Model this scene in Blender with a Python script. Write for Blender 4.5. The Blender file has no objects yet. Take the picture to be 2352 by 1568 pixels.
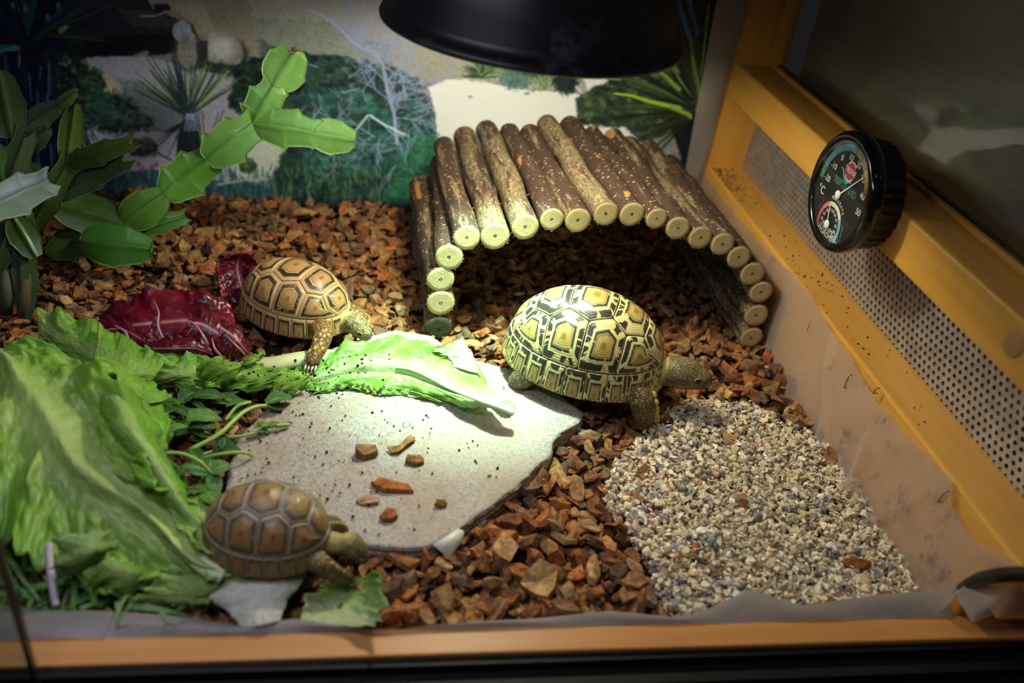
import bpy, bmesh, math, random
import numpy as np
from mathutils import Matrix, Vector
random.seed(7)
rng = np.random.default_rng(7)
sc = bpy.context.scene
COL = sc.collection
PI = math.pi

# ------------------------------------------------------------------ camera
F_PX, IW, IH = 1990.0, 2352, 1568
CAM_H = 0.5
def _rot(yaw, pitch, roll):
    cy, sy, cp, sp, cr, sr = math.cos(yaw), math.sin(yaw), math.cos(pitch), math.sin(pitch), math.cos(roll), math.sin(roll)
    f = np.array([sy*cp, cy*cp, -sp]); r = np.array([cy, -sy, 0.0]); d = np.cross(f, r)
    return np.array([cr*r + sr*d, -sr*r + cr*d, f])
CR = _rot(*np.radians([12.4, 33.45, -8.95]))
CC = np.array([0.0, 0.0, CAM_H])
cam_d = bpy.data.cameras.new('camera')
cam_d.sensor_width = 36.0
cam_d.lens = 36.0*F_PX/IW
cam_d.clip_start, cam_d.clip_end = 0.01, 50
cam = bpy.data.objects.new('camera', cam_d)
m = Matrix.Identity(4)
for i in range(3):
    m[i][0], m[i][1], m[i][2], m[i][3] = CR[0][i], -CR[1][i], -CR[2][i], CC[i]
cam.matrix_world = m
COL.objects.link(cam)
sc.camera = cam
cam_d.dof.use_dof = True
cam_d.dof.focus_distance = 0.80
cam_d.dof.aperture_fstop = 3.4

# ------------------------------------------------------------------ light and exposure
w = bpy.data.worlds.new('dim_room'); sc.world = w; w.use_nodes = True
w.node_tree.nodes['Background'].inputs[0].default_value = (0.55, 0.6, 0.75, 1)
w.node_tree.nodes['Background'].inputs[1].default_value = 0.018
def lamp(name, kind, loc, energy, color, aim=None, **kw):
    d = bpy.data.lights.new(name, kind); d.energy = energy; d.color = color
    for k, v in kw.items(): setattr(d, k, v)
    o = bpy.data.objects.new(name, d); o.location = loc; COL.objects.link(o)
    if aim is not None:
        o.rotation_euler = (Vector(aim) - Vector(loc)).to_track_quat('-Z', 'Y').to_euler()
    return o
LAMP_C = (0.135, 0.725)          # axis of the dome lamp
RIM_Z = 0.32
lamp('lamp_spot', 'SPOT', (0.128, 0.70, 0.372), 25.0, (0.56, 1.0, 0.80), aim=(0.102, 0.682, 0.0),
     spot_size=math.radians(53), spot_blend=1.0, shadow_soft_size=0.012)
lamp('lamp_spill', 'POINT', (0.133, 0.705, 0.376), 3.8, (1.0, 0.93, 0.70), shadow_soft_size=0.016)
lamp('tube_light', 'AREA', (-0.16, 0.42, 0.47), 0.80, (0.74, 0.76, 1.0), aim=(-0.10, 0.50, 0.0),
     shape='RECTANGLE', size=0.30, size_y=0.025)
lamp('room_fill', 'AREA', (-0.30, -0.5, 2.2), 6.0, (1.0, 0.93, 0.86), aim=(0.3, 0.6, 0.1), shape='DISK', size=0.5)  # unseen fill from outside, added to brighten the cardboard and front rail
sc.view_settings.view_transform = 'Standard'
sc.view_settings.look = 'None'
sc.view_settings.exposure = 0.0
sc.view_settings.gamma = 1.0
sc.view_settings.use_curve_mapping = False

# ------------------------------------------------------------------ unprojection: a photo pixel on a known plane of the place
def _ray(x, y): return CR.T @ np.array([(x - IW/2)/F_PX, (y - IH/2)/F_PX, 1.0])
def pz(x, y, z=0.0): d = _ray(x, y); return CC + d*(z - CC[2])/d[2]
def px(x, y, X): d = _ray(x, y); return CC + d*(X - CC[0])/d[0]
def py(x, y, Y): d = _ray(x, y); return CC + d*(Y - CC[1])/d[1]
def proj(P):
    q = (np.asarray(P, float).reshape(-1, 3) - CC) @ CR.T
    return np.stack([IW/2 + F_PX*q[:, 0]/q[:, 2], IH/2 + F_PX*q[:, 1]/q[:, 2]], 1)

# ------------------------------------------------------------------ mesh helpers
def lin(c):
    c = np.asarray(c, float)/255.0
    return np.where(c <= 0.04045, c/12.92, ((c + 0.055)/1.055)**2.4)
def mesh(name, V, F, mat=None, smooth=True, color=None, attrs=None, mat_idx=None):
    me = bpy.data.meshes.new(name)
    V = np.asarray(V, float)
    if isinstance(F, np.ndarray):
        k = F.shape[1]; n = len(F)
        me.vertices.add(len(V)); me.vertices.foreach_set('co', V.astype(np.float32).ravel())
        me.loops.add(n*k); me.loops.foreach_set('vertex_index', F.astype(np.int32).ravel())
        me.polygons.add(n); me.polygons.foreach_set('loop_start', np.arange(0, n*k, k, dtype=np.int32))
        me.polygons.foreach_set('loop_total', np.full(n, k, dtype=np.int32))
        me.update(calc_edges=True)
    else:
        me.from_pydata(V.tolist(), [], [list(map(int, f)) for f in F])
    me.polygons.foreach_set('use_smooth', np.full(len(me.polygons), bool(smooth)))
    if color is not None:
        a = me.attributes.new('Col', 'FLOAT_COLOR', 'POINT')
        c = np.ones((len(V), 4), np.float32); c[:, :3] = color
        a.data.foreach_set('color', c.ravel())
    for k, arr in (attrs or {}).items():
        arr = np.asarray(arr, np.float32)
        if arr.ndim == 1:
            a = me.attributes.new(k, 'FLOAT', 'POINT'); a.data.foreach_set('value', arr)
        else:
            a = me.attributes.new(k, 'FLOAT_VECTOR', 'POINT'); a.data.foreach_set('vector', arr.ravel())
    for mm in (mat if isinstance(mat, (list, tuple)) else [mat]):
        if mm is not None: me.materials.append(mm)
    if mat_idx is not None: me.polygons.foreach_set('material_index', np.asarray(mat_idx, np.int32))
    me.update()
    return me
def obj(name, me, parent=None, loc=None):
    o = bpy.data.objects.new(name, me); COL.objects.link(o)
    if parent is not None: o.parent = parent
    if loc is not None: o.location = loc
    return o
def tag(o, label=None, cat=None, group=None, kind=None):
    for k, v in (('label', label), ('category', cat), ('group', group), ('kind', kind)):
        if v: o[k] = v
    return o
def thing(name, label, cat, loc=(0, 0, 0), group=None, rot=None):
    o = bpy.data.objects.new(name, None); COL.objects.link(o); o.location = loc
    if rot is not None: o.rotation_euler = rot
    o.empty_display_size = 0.01
    return tag(o, label, cat, group)
def structure(name, me=None, loc=(0, 0, 0), parent=None):
    o = bpy.data.objects.new(name, me); COL.objects.link(o); o.location = loc
    if parent is None: o['kind'] = 'structure'
    else: o.parent = parent
    if me is None: o.empty_display_size = 0.01
    return o
def join(parts):
    V, F, n = [], [], 0
    for v, f in parts:
        V.append(np.asarray(v, float)); F += [[i + n for i in ff] for ff in f]; n += len(v)
    return np.concatenate(V), F
def box_vf(lo, hi):
    x0, y0, z0 = lo; x1, y1, z1 = hi
    V = [(x0,y0,z0),(x1,y0,z0),(x1,y1,z0),(x0,y1,z0),(x0,y0,z1),(x1,y0,z1),(x1,y1,z1),(x0,y1,z1)]
    return np.array(V, float), [(0,3,2,1),(4,5,6,7),(0,1,5,4),(1,2,6,5),(2,3,7,6),(3,0,4,7)]
def bevel_box(name, lo, hi, mat, r=0.002, seg=2):
    bm = bmesh.new(); V, F = box_vf(lo, hi)
    vs = [bm.verts.new(v) for v in V]
    for f in F: bm.faces.new([vs[i] for i in f])
    bmesh.ops.bevel(bm, geom=list(bm.edges), offset=r, segments=seg, profile=0.5, affect='EDGES')
    me = bpy.data.meshes.new(name); bm.to_mesh(me); bm.free(); me.materials.append(mat)
    return me
def grid_faces(nu, nv, wrap=False):
    i, j = np.meshgrid(np.arange(nu - 1), np.arange(nv if wrap else nv - 1), indexing='ij')
    j2 = (j + 1) % nv
    return np.stack([i*nv + j, (i+1)*nv + j, (i+1)*nv + j2, i*nv + j2], -1).reshape(-1, 4)
def catmull(P, n):
    P = np.asarray(P, float); k = len(P)
    t = np.linspace(0, k - 1, n); i = np.clip(t.astype(int), 0, k - 2); f = (t - i)[:, None]
    g = lambda j: P[np.clip(j, 0, k - 1)]
    p0, p1, p2, p3 = g(i-1), g(i), g(i+1), g(i+2)
    p0 = np.where((i == 0)[:, None], 2*p1 - p2, p0); p3 = np.where((i == k-2)[:, None], 2*p2 - p1, p3)
    return 0.5*(2*p1 + (p2-p0)*f + (2*p0-5*p1+4*p2-p3)*f*f + (3*p1-p0-3*p2+p3)*f**3)
def tube_vf(P, R, n=10, cap=True):
    P = np.asarray(P, float); R = np.broadcast_to(np.asarray(R, float), (len(P),))
    T = np.gradient(P, axis=0); T /= np.linalg.norm(T, axis=1)[:, None] + 1e-12
    a = np.array([0, 0, 1.0]) if abs(T[0][2]) < 0.9 else np.array([1.0, 0, 0])
    N = []
    for t in T:
        a = a - t*(a @ t); a /= np.linalg.norm(a) + 1e-12; N.append(a.copy())
    N = np.array(N); B = np.cross(T, N)
    th = np.linspace(0, 2*PI, n, endpoint=False)
    V = P[:, None] + R[:, None, None]*(np.cos(th)[None, :, None]*N[:, None] + np.sin(th)[None, :, None]*B[:, None])
    F = [list(map(int, f)) for f in grid_faces(len(P), n, True)]
    if cap:
        F += [list(range(n)), list(range((len(P)-1)*n, len(P)*n))[::-1]]
    return V.reshape(-1, 3), F
def lathe_vf(prof, n=48):
    prof = np.asarray(prof, float)
    th = np.linspace(0, 2*PI, n, endpoint=False)
    V = np.stack([prof[:, :1]*np.cos(th), prof[:, :1]*np.sin(th), np.broadcast_to(prof[:, 1:], (len(prof), n))], -1).reshape(-1, 3)
    return V, [list(map(int, f[::-1])) for f in grid_faces(len(prof), n, True)]
def disc_vf(r, n=32, z=0.0, c=(0, 0)):
    th = np.linspace(0, 2*PI, n, endpoint=False)
    return np.stack([c[0] + r*np.cos(th), c[1] + r*np.sin(th), np.full(n, z)], 1), [list(range(n))]
# value noise on numpy arrays
def _h(i, j, k, s):
    n = (i*374761393 + j*668265263 + k*1274126177 + s*974634777) & 0x7fffffff
    n = ((n ^ (n >> 13))*1274126177) & 0x7fffffff
    return ((n ^ (n >> 16)) & 0xffff)/65535.0
def noise3(P, s=0):
    P = np.asarray(P, float); i = np.floor(P).astype(np.int64); f = P - i; f = f*f*(3 - 2*f)
    r = 0
    for a in (0, 1):
        for b in (0, 1):
            for c in (0, 1):
                w_ = (f[..., 0] if a else 1-f[..., 0])*(f[..., 1] if b else 1-f[..., 1])*(f[..., 2] if c else 1-f[..., 2])
                r = r + w_*_h(i[..., 0]+a, i[..., 1]+b, i[..., 2]+c, s)
    return r*2 - 1
def fbm(P, s=0, o=3):
    P = np.asarray(P, float); r, a = 0, 1.0
    for k in range(o): r = r + a*noise3(P*2**k, s + k); a *= 0.5
    return r/1.75
def inpoly(x, y, poly):
    poly = np.asarray(poly, float); r = np.zeros(np.shape(x), bool); n = len(poly)
    for i in range(n):
        (x0, y0), (x1, y1) = poly[i], poly[i-1]
        c = ((y0 > y) != (y1 > y)) & (x < (x1-x0)*(y-y0)/(y1-y0+1e-12) + x0)
        r ^= c
    return r

# ------------------------------------------------------------------ material helper
class Mat:
    def __init__(self, name, base=(0.5, 0.5, 0.5), rough=0.6, **kw):
        self.m = bpy.data.materials.new(name); self.m.use_nodes = True
        self.t = self.m.node_tree; self.N = self.t.nodes
        self.p = self.N['Principled BSDF']; self.out = self.N['Material Output']
        self.set('Base Color', base); self.set('Roughness', rough)
        for k, v in kw.items(): self.set(k.replace('_', ' '), v)
    def set(self, k, v):
        s = self.p.inputs[k]
        if isinstance(v, bpy.types.NodeSocket): self.t.links.new(v, s)
        elif k.endswith('Color') or k.endswith('Tint'): s.default_value = (*v, 1) if len(v) == 3 else v
        else: s.default_value = v
        return self
    def n(self, typ, ins=None, **kw):
        nd = self.N.new(typ)
        for k, v in kw.items(): setattr(nd, k, v)
        for k, v in (ins or {}).items():
            s = nd.inputs[k]
            if isinstance(v, bpy.types.NodeSocket): self.t.links.new(v, s)
            elif isinstance(v, (tuple, list)) and s.type == 'RGBA' and len(v) == 3: s.default_value = (*v, 1)
            else: s.default_value = v
        return nd
    def attr(self, name, out='Color'): return self.n('ShaderNodeAttribute', attribute_name=name).outputs[out]
    def coord(self, out='Object'): return self.n('ShaderNodeTexCoord').outputs[out]
    def mapping(self, v, scale=(1, 1, 1), loc=(0, 0, 0), rot=(0, 0, 0)):
        return self.n('ShaderNodeMapping', {'Vector': v, 'Scale': scale, 'Location': loc, 'Rotation': rot}).outputs[0]
    def noise(self, v, scale, detail=4, rough=0.6, out='Fac', dist=0.0):
        return self.n('ShaderNodeTexNoise', {'Vector': v, 'Scale': scale, 'Detail': detail, 'Roughness': rough, 'Distortion': dist}).outputs[out]
    def voro(self, v, scale, feature='F1', out='Distance', rnd=1.0):
        return self.n('ShaderNodeTexVoronoi', {'Vector': v, 'Scale': scale, 'Randomness': rnd}, feature=feature).outputs[out]
    def math(self, op, a, b=0.0, c=0.0, clamp=False):
        nd = self.n('ShaderNodeMath', operation=op, use_clamp=clamp)
        for i, v in enumerate((a, b, c)):
            if isinstance(v, bpy.types.NodeSocket): self.t.links.new(v, nd.inputs[i])
            else: nd.inputs[i].default_value = v
        return nd.outputs[0]
    def step(self, v, lo, hi):
        return self.n('ShaderNodeMapRange', {'Value': v, 'From Min': lo, 'From Max': hi}, interpolation_type='SMOOTHSTEP').outputs[0]
    def ramp(self, v, stops):
        nd = self.n('ShaderNodeValToRGB', {'Fac': v}); e = nd.color_ramp.elements
        while len(e) > 1: e.remove(e[-1])
        e[0].position = stops[0][0]; e[0].color = (*stops[0][1], 1)
        for p_, c in stops[1:]:
            x = e.new(p_); x.color = (*c, 1)
        return nd.outputs[0]
    def mix(self, f, a, b, blend='MIX'):
        nd = self.n('ShaderNodeMix', data_type='RGBA', blend_type=blend)
        for s, v in ((nd.inputs[0], f), (nd.inputs[6], a), (nd.inputs[7], b)):
            if isinstance(v, bpy.types.NodeSocket): self.t.links.new(v, s)
            elif s.type == 'RGBA': s.default_value = (*v, 1)
            else: s.default_value = v
        return nd.outputs[2]
    def bump(self, h, strength=0.5, dist=0.002):
        self.set('Normal', self.n('ShaderNodeBump', {'Height': h, 'Strength': strength, 'Distance': dist}).outputs[0]); return self
    def surface(self, sh): self.t.links.new(sh, self.out.inputs['Surface']); return self
    def translucent(self, fac, color):
        """mix the principled shader with translucency"""
        tr = self.n('ShaderNodeBsdfTranslucent', {'Color': color}).outputs[0]
        mx = self.n('ShaderNodeMixShader', {0: fac, 1: self.p.outputs[0], 2: tr}).outputs[0]
        return self.surface(mx)
# ================================================================== STRUCTURE
def wood(name, c0, c1, axis, rough=0.42):
    M = Mat(name, rough=rough)
    s = [55, 55, 55]; s[axis] = 4
    v = M.coord('Object')
    g = M.noise(M.mapping(v, s), 1.0, 5, 0.6)
    s2 = [420, 420, 420]; s2[axis] = 60
    fl = M.voro(M.mapping(v, s2), 1.0)
    fleck = M.math('MULTIPLY', M.step(fl, 0.16, 0.08), M.step(M.noise(M.mapping(v, (40, 40, 40)), 1.0), 0.5, 0.6))
    col = M.mix(M.step(g, 0.3, 0.7), c0, c1)
    col = M.mix(M.math('MULTIPLY', fleck, 0.55), col, tuple(np.array(c0)*0.45))
    dirt = M.step(M.noise(v, 22, 5, 0.75), 0.66, 0.74)
    col = M.mix(M.math('MULTIPLY', dirt, 0.35), col, (0.06, 0.03, 0.012))
    M.set('Base Color', col); M.bump(g, 0.12, 0.001)
    return M.m
BEECH_Y = wood('beech_along_depth', (0.60, 0.295, 0.045), (0.70, 0.37, 0.07), 1)
BEECH_X = wood('beech_along_front', (0.48, 0.21, 0.06), (0.58, 0.27, 0.08), 0)
BEECH_Z = wood('beech_upright', (0.56, 0.27, 0.045), (0.64, 0.33, 0.06), 2)
BLACK_PL = Mat('black_plastic', (0.008, 0.008, 0.009), 0.35).m
BLACK_TR = Mat('black_track', (0.006, 0.006, 0.006), 0.55, Specular_IOR_Level=0.25).m
def glass_mat(name, tint=(0.9, 0.95, 0.93), refl=0.03):
    M = Mat(name)
    tr = M.n('ShaderNodeBsdfTransparent', {'Color': tint}).outputs[0]
    gl = M.n('ShaderNodeBsdfGlossy', {'Color': (1, 1, 1), 'Roughness': 0.03}).outputs[0]
    fc = M.n('ShaderNodeLayerWeight', {'Blend': 0.5}).outputs['Facing']
    fr = M.math('MULTIPLY_ADD', M.math('POWER', fc, 5.0), 0.9, refl, clamp=True)
    M.surface(M.n('ShaderNodeMixShader', {0: fr, 1: tr, 2: gl}).outputs[0])
    return M.m
GLASS = glass_mat('window_glass')
# floor under the litter
Mf = Mat('dark_soil', rough=0.95)
vf = Mf.coord('Object')
Mf.set('Base Color', Mf.ramp(Mf.noise(vf, 90, 6, 0.7), [(0.3, (0.012, 0.006, 0.004)), (0.6, (0.045, 0.020, 0.010)), (0.8, (0.09, 0.04, 0.018))]))
Mf.bump(Mf.noise(vf, 160, 5, 0.7), 1.0, 0.004)
nx, ny = 120, 90
gx, gy = np.meshgrid(np.linspace(-0.52, 0.462, nx), np.linspace(0.372, 1.06, ny), indexing='ij')
gp = np.stack([gx, gy, -0.011 + 0.003*fbm(np.stack([gx*30, gy*30, gx*0], -1))], -1).reshape(-1, 3)
structure('floor', mesh('floor', gp, grid_faces(nx, ny), Mf.m))
# right wall: frame with lower rail, middle rail, post, perforated metal, glass
wr = structure('wall_right')
pr_ = [(1.04, -0.05), (1.04, 0.091), (0.345, 0.091), (0.345, 0.042), (0.3745, 0.042), (0.3745, -0.05)]      # lapped over the front rail
bm = bmesh.new(); a_ = [bm.verts.new((0.455, *q)) for q in pr_]; b_ = [bm.verts.new((0.512, *q)) for q in pr_]
bm.faces.new(a_[::-1]); bm.faces.new(b_)
for i in range(6): bm.faces.new((a_[i], a_[(i+1) % 6], b_[(i+1) % 6], b_[i]))
bmesh.ops.recalc_face_normals(bm, faces=bm.faces); bmesh.ops.bevel(bm, geom=list(bm.edges), offset=0.0025, segments=2, profile=0.5, affect='EDGES')
me = bpy.data.meshes.new('lower_rail'); bm.to_mesh(me); bm.free(); me.materials.append(BEECH_Y)
structure('lower_rail', me, parent=wr)
structure('middle_rail', bevel_box('middle_rail', (0.455, 0.345, 0.186), (0.5005, 1.04, 0.2275), BEECH_Y, 0.0025), parent=wr)
structure('post', bevel_box('post', (0.450, 1.038, -0.05), (0.52, 1.075, 0.72), BEECH_Z, 0.002), parent=wr)
structure('glass_bead', bevel_box('glass_bead', (0.5005, 0.345, 0.20), (0.512, 1.04, 0.2315), BEECH_Y, 0.001), parent=wr)
structure('upright_bead', bevel_box('upright_bead', (0.492, 1.0285, 0.2315), (0.512, 1.038, 0.72), BEECH_Z, 0.001), parent=wr)
# dark rubber seal along the glass
structure('seal', bevel_box('seal', (0.5055, 0.345, 0.2315), (0.512, 1.0285, 0.2335), BLACK_PL, 0.0005), parent=wr)
Mpl = Mat('plug_wood', (0.50, 0.25, 0.085), 0.5); Mpl.bump(Mpl.noise(Mpl.mapping(Mpl.coord(), (30, 300, 30)), 4.0), 0.2, 0.001)
Vp, Fp = lathe_vf([(0.0, 0.0016), (0.0085, 0.0016), (0.0096, 0.0006), (0.0098, -0.001)], 28)
structure('wood_plug', mesh('wood_plug', np.stack([-Vp[:, 2], Vp[:, 0], Vp[:, 1]], 1), Fp, Mpl.m), loc=(0.455, 0.4485, 0.2095), parent=wr)
# perforated sheet with real holes
Mm = Mat('perforated_metal', rough=0.42, Metallic=0.55)
Mm.set('Base Color', Mm.mix(Mm.step(Mm.noise(Mm.coord(), 60, 5, 0.7), 0.35, 0.7), (0.36, 0.33, 0.31), (0.50, 0.47, 0.45)))
pv, pf = [], []
pit_y, pit_z, hr = 0.0078, 0.0068, 0.00225
ang8 = np.arange(8)*PI/4
k = 0; row = 0; z = 0.0915
while z < 0.190:
    y = 0.34 + (pit_y/2 if row % 2 else 0)
    while y < 1.045:
        o_ = np.array([(1, 0), (1, 1), (0, 1), (-1, 1), (-1, 0), (-1, -1), (0, -1), (1, -1)], float)*(pit_y/2, pit_z/2)
        h_ = np.stack([np.cos(ang8), np.sin(ang8)], 1)*hr
        for X, q in ((0.5025, o_), (0.5025, h_), (0.5045, h_)):
            pv.append(np.c_[np.full(8, X), q[:, 0] + y, q[:, 1] + z])
        for a in range(8):
            b = (a + 1) % 8
            pf.append((k+a, k+8+a, k+8+b, k+b)); pf.append((k+8+a, k+16+a, k+16+b, k+8+b))
        k += 24; y += pit_y
    z += pit_z; row += 1
structure('perforated_sheet', mesh('perforated_sheet', np.concatenate(pv), np.array(pf), Mm.m, smooth=False), parent=wr)
V, F = box_vf((0.5065, 0.345, 0.225), (0.5095, 1.04, 0.72))
structure('window_1', mesh('window_1', V, F, GLASS, smooth=False))
# back wall board, left wall, lid
Mb = Mat('board_white', (0.45, 0.44, 0.43), 0.7).m
V, F = box_vf((-0.56, 1.044, -0.06), (0.45, 1.06, 0.72)); structure('wall_back', mesh('wall_back', V, F, Mb, smooth=False))
Mw = Mat('dark_board', (0.10, 0.075, 0.06), 0.7).m
V, F = box_vf((-0.56, 0.30, -0.06), (-0.53, 1.044, 0.72)); structure('wall_left', mesh('wall_left', V, F, Mw, smooth=False))
V, F = box_vf((-0.56, 0.30, 0.72), (0.52, 1.075, 0.74)); structure('ceiling', mesh('ceiling', V, F, Mw, smooth=False))
# front: wooden rail with the black sliding-door track before it
structure('trim_1', bevel_box('trim_1', (-0.56, 0.353, -0.06), (0.56, 0.3735, 0.012), BEECH_X, 0.0015))
prof = [(0.353, -0.05), (0.353, 0.008), (0.3475, 0.008), (0.3475, 0.0), (0.335, 0.0), (0.335, 0.009), (0.328, 0.009), (0.328, 0.0), (0.3175, 0.0), (0.3175, 0.007), (0.312, 0.007), (0.312, -0.05)]
tv = np.array([(X, a, b) for X in (-0.56, 0.56) for a, b in prof]); n_ = len(prof)
structure('trim_2', mesh('trim_2', tv, [(i, (i+1) % n_, n_+(i+1) % n_, n_+i) for i in range(n_)] + [tuple(range(n_))[::-1], tuple(range(n_, 2*n_))], BLACK_TR, smooth=False))
structure('trim_3', bevel_box('trim_3', (-0.56, 0.20, -0.06), (0.56, 0.3115, 0.002), BEECH_X, 0.0015))
# sliding glass door, pushed open to the side: its dark edge crosses the corner of the view
V, F = box_vf((-0.56, 0.3385, 0.0005), (-0.1795, 0.3435, 0.35))
door = structure('door_1'); structure('glass_pane', mesh('glass_pane', V, F, glass_mat('door_glass', (0.72, 0.78, 0.80)), smooth=False), parent=door)
Me_ = Mat('glass_edge', (0.012, 0.016, 0.018), 0.25).m
structure('pane_edge', bevel_box('pane_edge', (-0.1795, 0.3383, 0.0005), (-0.1765, 0.3437, 0.35), Me_, 0.0006), parent=door)
# beyond the glass: cardboard leaning against the vivarium and a dark shelf edge
Mc = Mat('cardboard', rough=0.85)
Mc.set('Base Color', Mc.ramp(Mc.noise(Mc.mapping(Mc.coord(), (3, 12, 60)), 2.0, 4), [(0.3, (0.55, 0.43, 0.33)), (0.7, (0.70, 0.56, 0.44))]))
V, F = box_vf((0.60, 0.25, -0.06), (0.607, 1.15, 0.75))
tag(obj('cardboard_sheet', mesh('cardboard_sheet', V, F, Mc.m, smooth=False)), 'brown cardboard sheet standing behind the glass side window', 'cardboard')
# packaging box behind the glass, its red label just in view
Mrd = Mat('box_red', (0.16, 0.012, 0.014), 0.5).m; Mol = Mat('box_letter', (0.42, 0.38, 0.14), 0.6).m
bo = thing('packaging_box', 'dark red packaging box with olive lettering outside the glass side window', 'box', (0.535, 0.46, 0.30))
obj('carton', bevel_box('carton', (0.0, -0.11, -0.30), (0.05, 0.03, 0.085), Mrd, 0.002), bo)
for s_, y_, z_ in (('Lucky', -0.005, 0.035), ('Reptile', -0.02, 0.014)):
    cu = bpy.data.curves.new('lettering', 'FONT'); cu.body = s_; cu.size = 0.022; cu.align_x = 'CENTER'
    to = bpy.data.objects.new('lettering_source', cu); COL.objects.link(to); bpy.context.view_layer.update()
    me = bpy.data.meshes.new_from_object(to.evaluated_get(bpy.context.evaluated_depsgraph_get())); bpy.data.objects.remove(to)
    me.materials.clear(); me.materials.append(Mol); o = obj('lettering', me, bo); o.location = (-0.0003, y_, z_)
    o.rotation_euler = Matrix(((0, 0, -1, 0), (-1, 0, 0, 0), (0, 1, 0, 0), (0, 0, 0, 1))).to_euler()
# ================================================================== PRINTED DESERT POSTER (a flat print on the back wall)
PY = 1.040
class Raster:
    """the print, painted at half the photograph's scale; x from -40, y from -20"""
    ox, oy = -40, -20
    def __init__(s, w=880, h=290):
        s.a = np.zeros((h, w, 3)); s.w, s.h = w, h
        s.Y, s.X = np.mgrid[0:h, 0:w].astype(float)
        s.X = s.X*2 + s.ox; s.Y = s.Y*2 + s.oy
        s.n1 = fbm(np.stack([s.X/14, s.Y/14, s.X*0], -1), 1, 4)
        s.n2 = fbm(np.stack([s.X/5, s.Y/5, s.X*0], -1), 2, 3)
        s.n3 = fbm(np.stack([s.X/60, s.Y/40, s.X*0], -1), 3, 3)
    def put(s, sl, mask, col, var=0.0, nz=None):
        c = np.asarray(col, float)/255.0
        t = c[None, None] * (1 + var*(s.n2 if nz is None else nz)[sl][..., None])
        s.a[sl] = s.a[sl]*(1 - mask[..., None]) + t*mask[..., None]
    def box(s, x0, x1, y0, y1):
        f = lambda v, o, n: int(min(max((v - o)//2, 0), n))
        return (slice(f(y0, s.oy, s.h), f(y1, s.oy, s.h) + 1), slice(f(x0, s.ox, s.w), f(x1, s.ox, s.w) + 1))
    def poly(s, pts, col, var=0.25, rag=3.0, al=1.0):
        pts = np.asarray(pts, float)
        sl = s.box(pts[:, 0].min()-8, pts[:, 0].max()+8, pts[:, 1].min()-8, pts[:, 1].max()+8)
        m_ = inpoly(s.X[sl] + rag*s.n2[sl], s.Y[sl] + rag*s.n1[sl], pts).astype(float)
        m_[1:-1, 1:-1] = (m_[1:-1, 1:-1]*2 + m_[:-2, 1:-1] + m_[2:, 1:-1] + m_[1:-1, :-2] + m_[1:-1, 2:])/6
        s.put(sl, m_*al, col, var)
    def ell(s, cx, cy, rx, ry, col, var=0.2, rag=0.1, soft=0.12, al=1.0):
        sl = s.box(cx-rx*1.5, cx+rx*1.5, cy-ry*1.5, cy+ry*1.5)
        d = np.hypot((s.X[sl]-cx)/rx, (s.Y[sl]-cy)/ry) + rag*s.n2[sl]
        s.put(sl, np.clip((1 + soft/2 - d)/soft, 0, 1)*al, col, var)
    def line(s, pts, w, col, w2=None, al=1.0):
        w2 = w if w2 is None else w2; n = len(pts) - 1
        for i in range(n):
            (x0, y0), (x1, y1) = pts[i], pts[i+1]
            wa, wb = w + (w2-w)*i/n, w + (w2-w)*(i+1)/n
            p = max(wa, wb) + 3
            if max(x0, x1) + p < s.ox or min(x0, x1) - p > s.ox + 2*s.w or max(y0, y1) + p < s.oy or min(y0, y1) - p > s.oy + 2*s.h: continue
            sl = s.box(min(x0, x1)-p, max(x0, x1)+p, min(y0, y1)-p, max(y0, y1)+p)
            X, Y = s.X[sl], s.Y[sl]
            L = (x1-x0)**2 + (y1-y0)**2 + 1e-9
            t = np.clip(((X-x0)*(x1-x0) + (Y-y0)*(y1-y0))/L, 0, 1)
            d = np.hypot(X-x0-t*(x1-x0), Y-y0-t*(y1-y0))
            s.put(sl, np.clip((wa + (wb-wa)*t)/2 + 1.0 - d, 0, 1)*al*min(1, 0.35 + wa/3), col)
    def leaves(s, poly, cols, n, size):
        poly = np.asarray(poly, float); lo, hi = poly.min(0), poly.max(0); r = random.Random(n)
        for _ in range(n):
            x, y = r.uniform(lo[0], hi[0]), r.uniform(lo[1], hi[1])
            if inpoly(np.array(x), np.array(y), poly):
                k = size*r.uniform(0.5, 1.3)
                s.ell(x, y, k, k*r.uniform(0.5, 1), cols[r.randrange(len(cols))], 0.3, 0.3, 0.6, r.uniform(0.4, 0.95))
    def spikes(s, cx, cy, n, a0, a1, l0, l1, cols, w=4.0, droop=0.0, seed=0, base=0):
        r = random.Random(seed)
        for i in range(n):
            a = math.radians(r.uniform(a0, a1)); L = r.uniform(l0, l1); c = cols[r.randrange(len(cols))]
            x0, y0 = cx + math.cos(a)*base + r.uniform(-5, 5), cy - math.sin(a)*base + r.uniform(-5, 5)
            P = [(x0 + math.cos(a)*L*t, y0 - math.sin(a)*L*t + droop*L*t*t) for t in (0, 0.35, 0.7, 1)]
            s.line(P, w*r.uniform(0.7, 1.2), c, 0.8)
    def branch(s, x, y, a, L, w, depth, r, col):
        P = [(x, y)]
        for k in range(4):
            a += r.uniform(-0.22, 0.22); x += math.cos(a)*L/4; y -= math.sin(a)*L/4; P.append((x, y))
        s.line(P, w, col, w*0.6)
        if depth > 0:
            for k in range(r.choice((2, 3, 3, 4))):
                q = P[r.randrange(1, 5)]
                s.branch(q[0], q[1], a + r.choice((-1, 1))*r.uniform(0.35, 1.0), L*r.uniform(0.45, 0.8), w*0.62, depth-1, r, col)
R = Raster()
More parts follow.
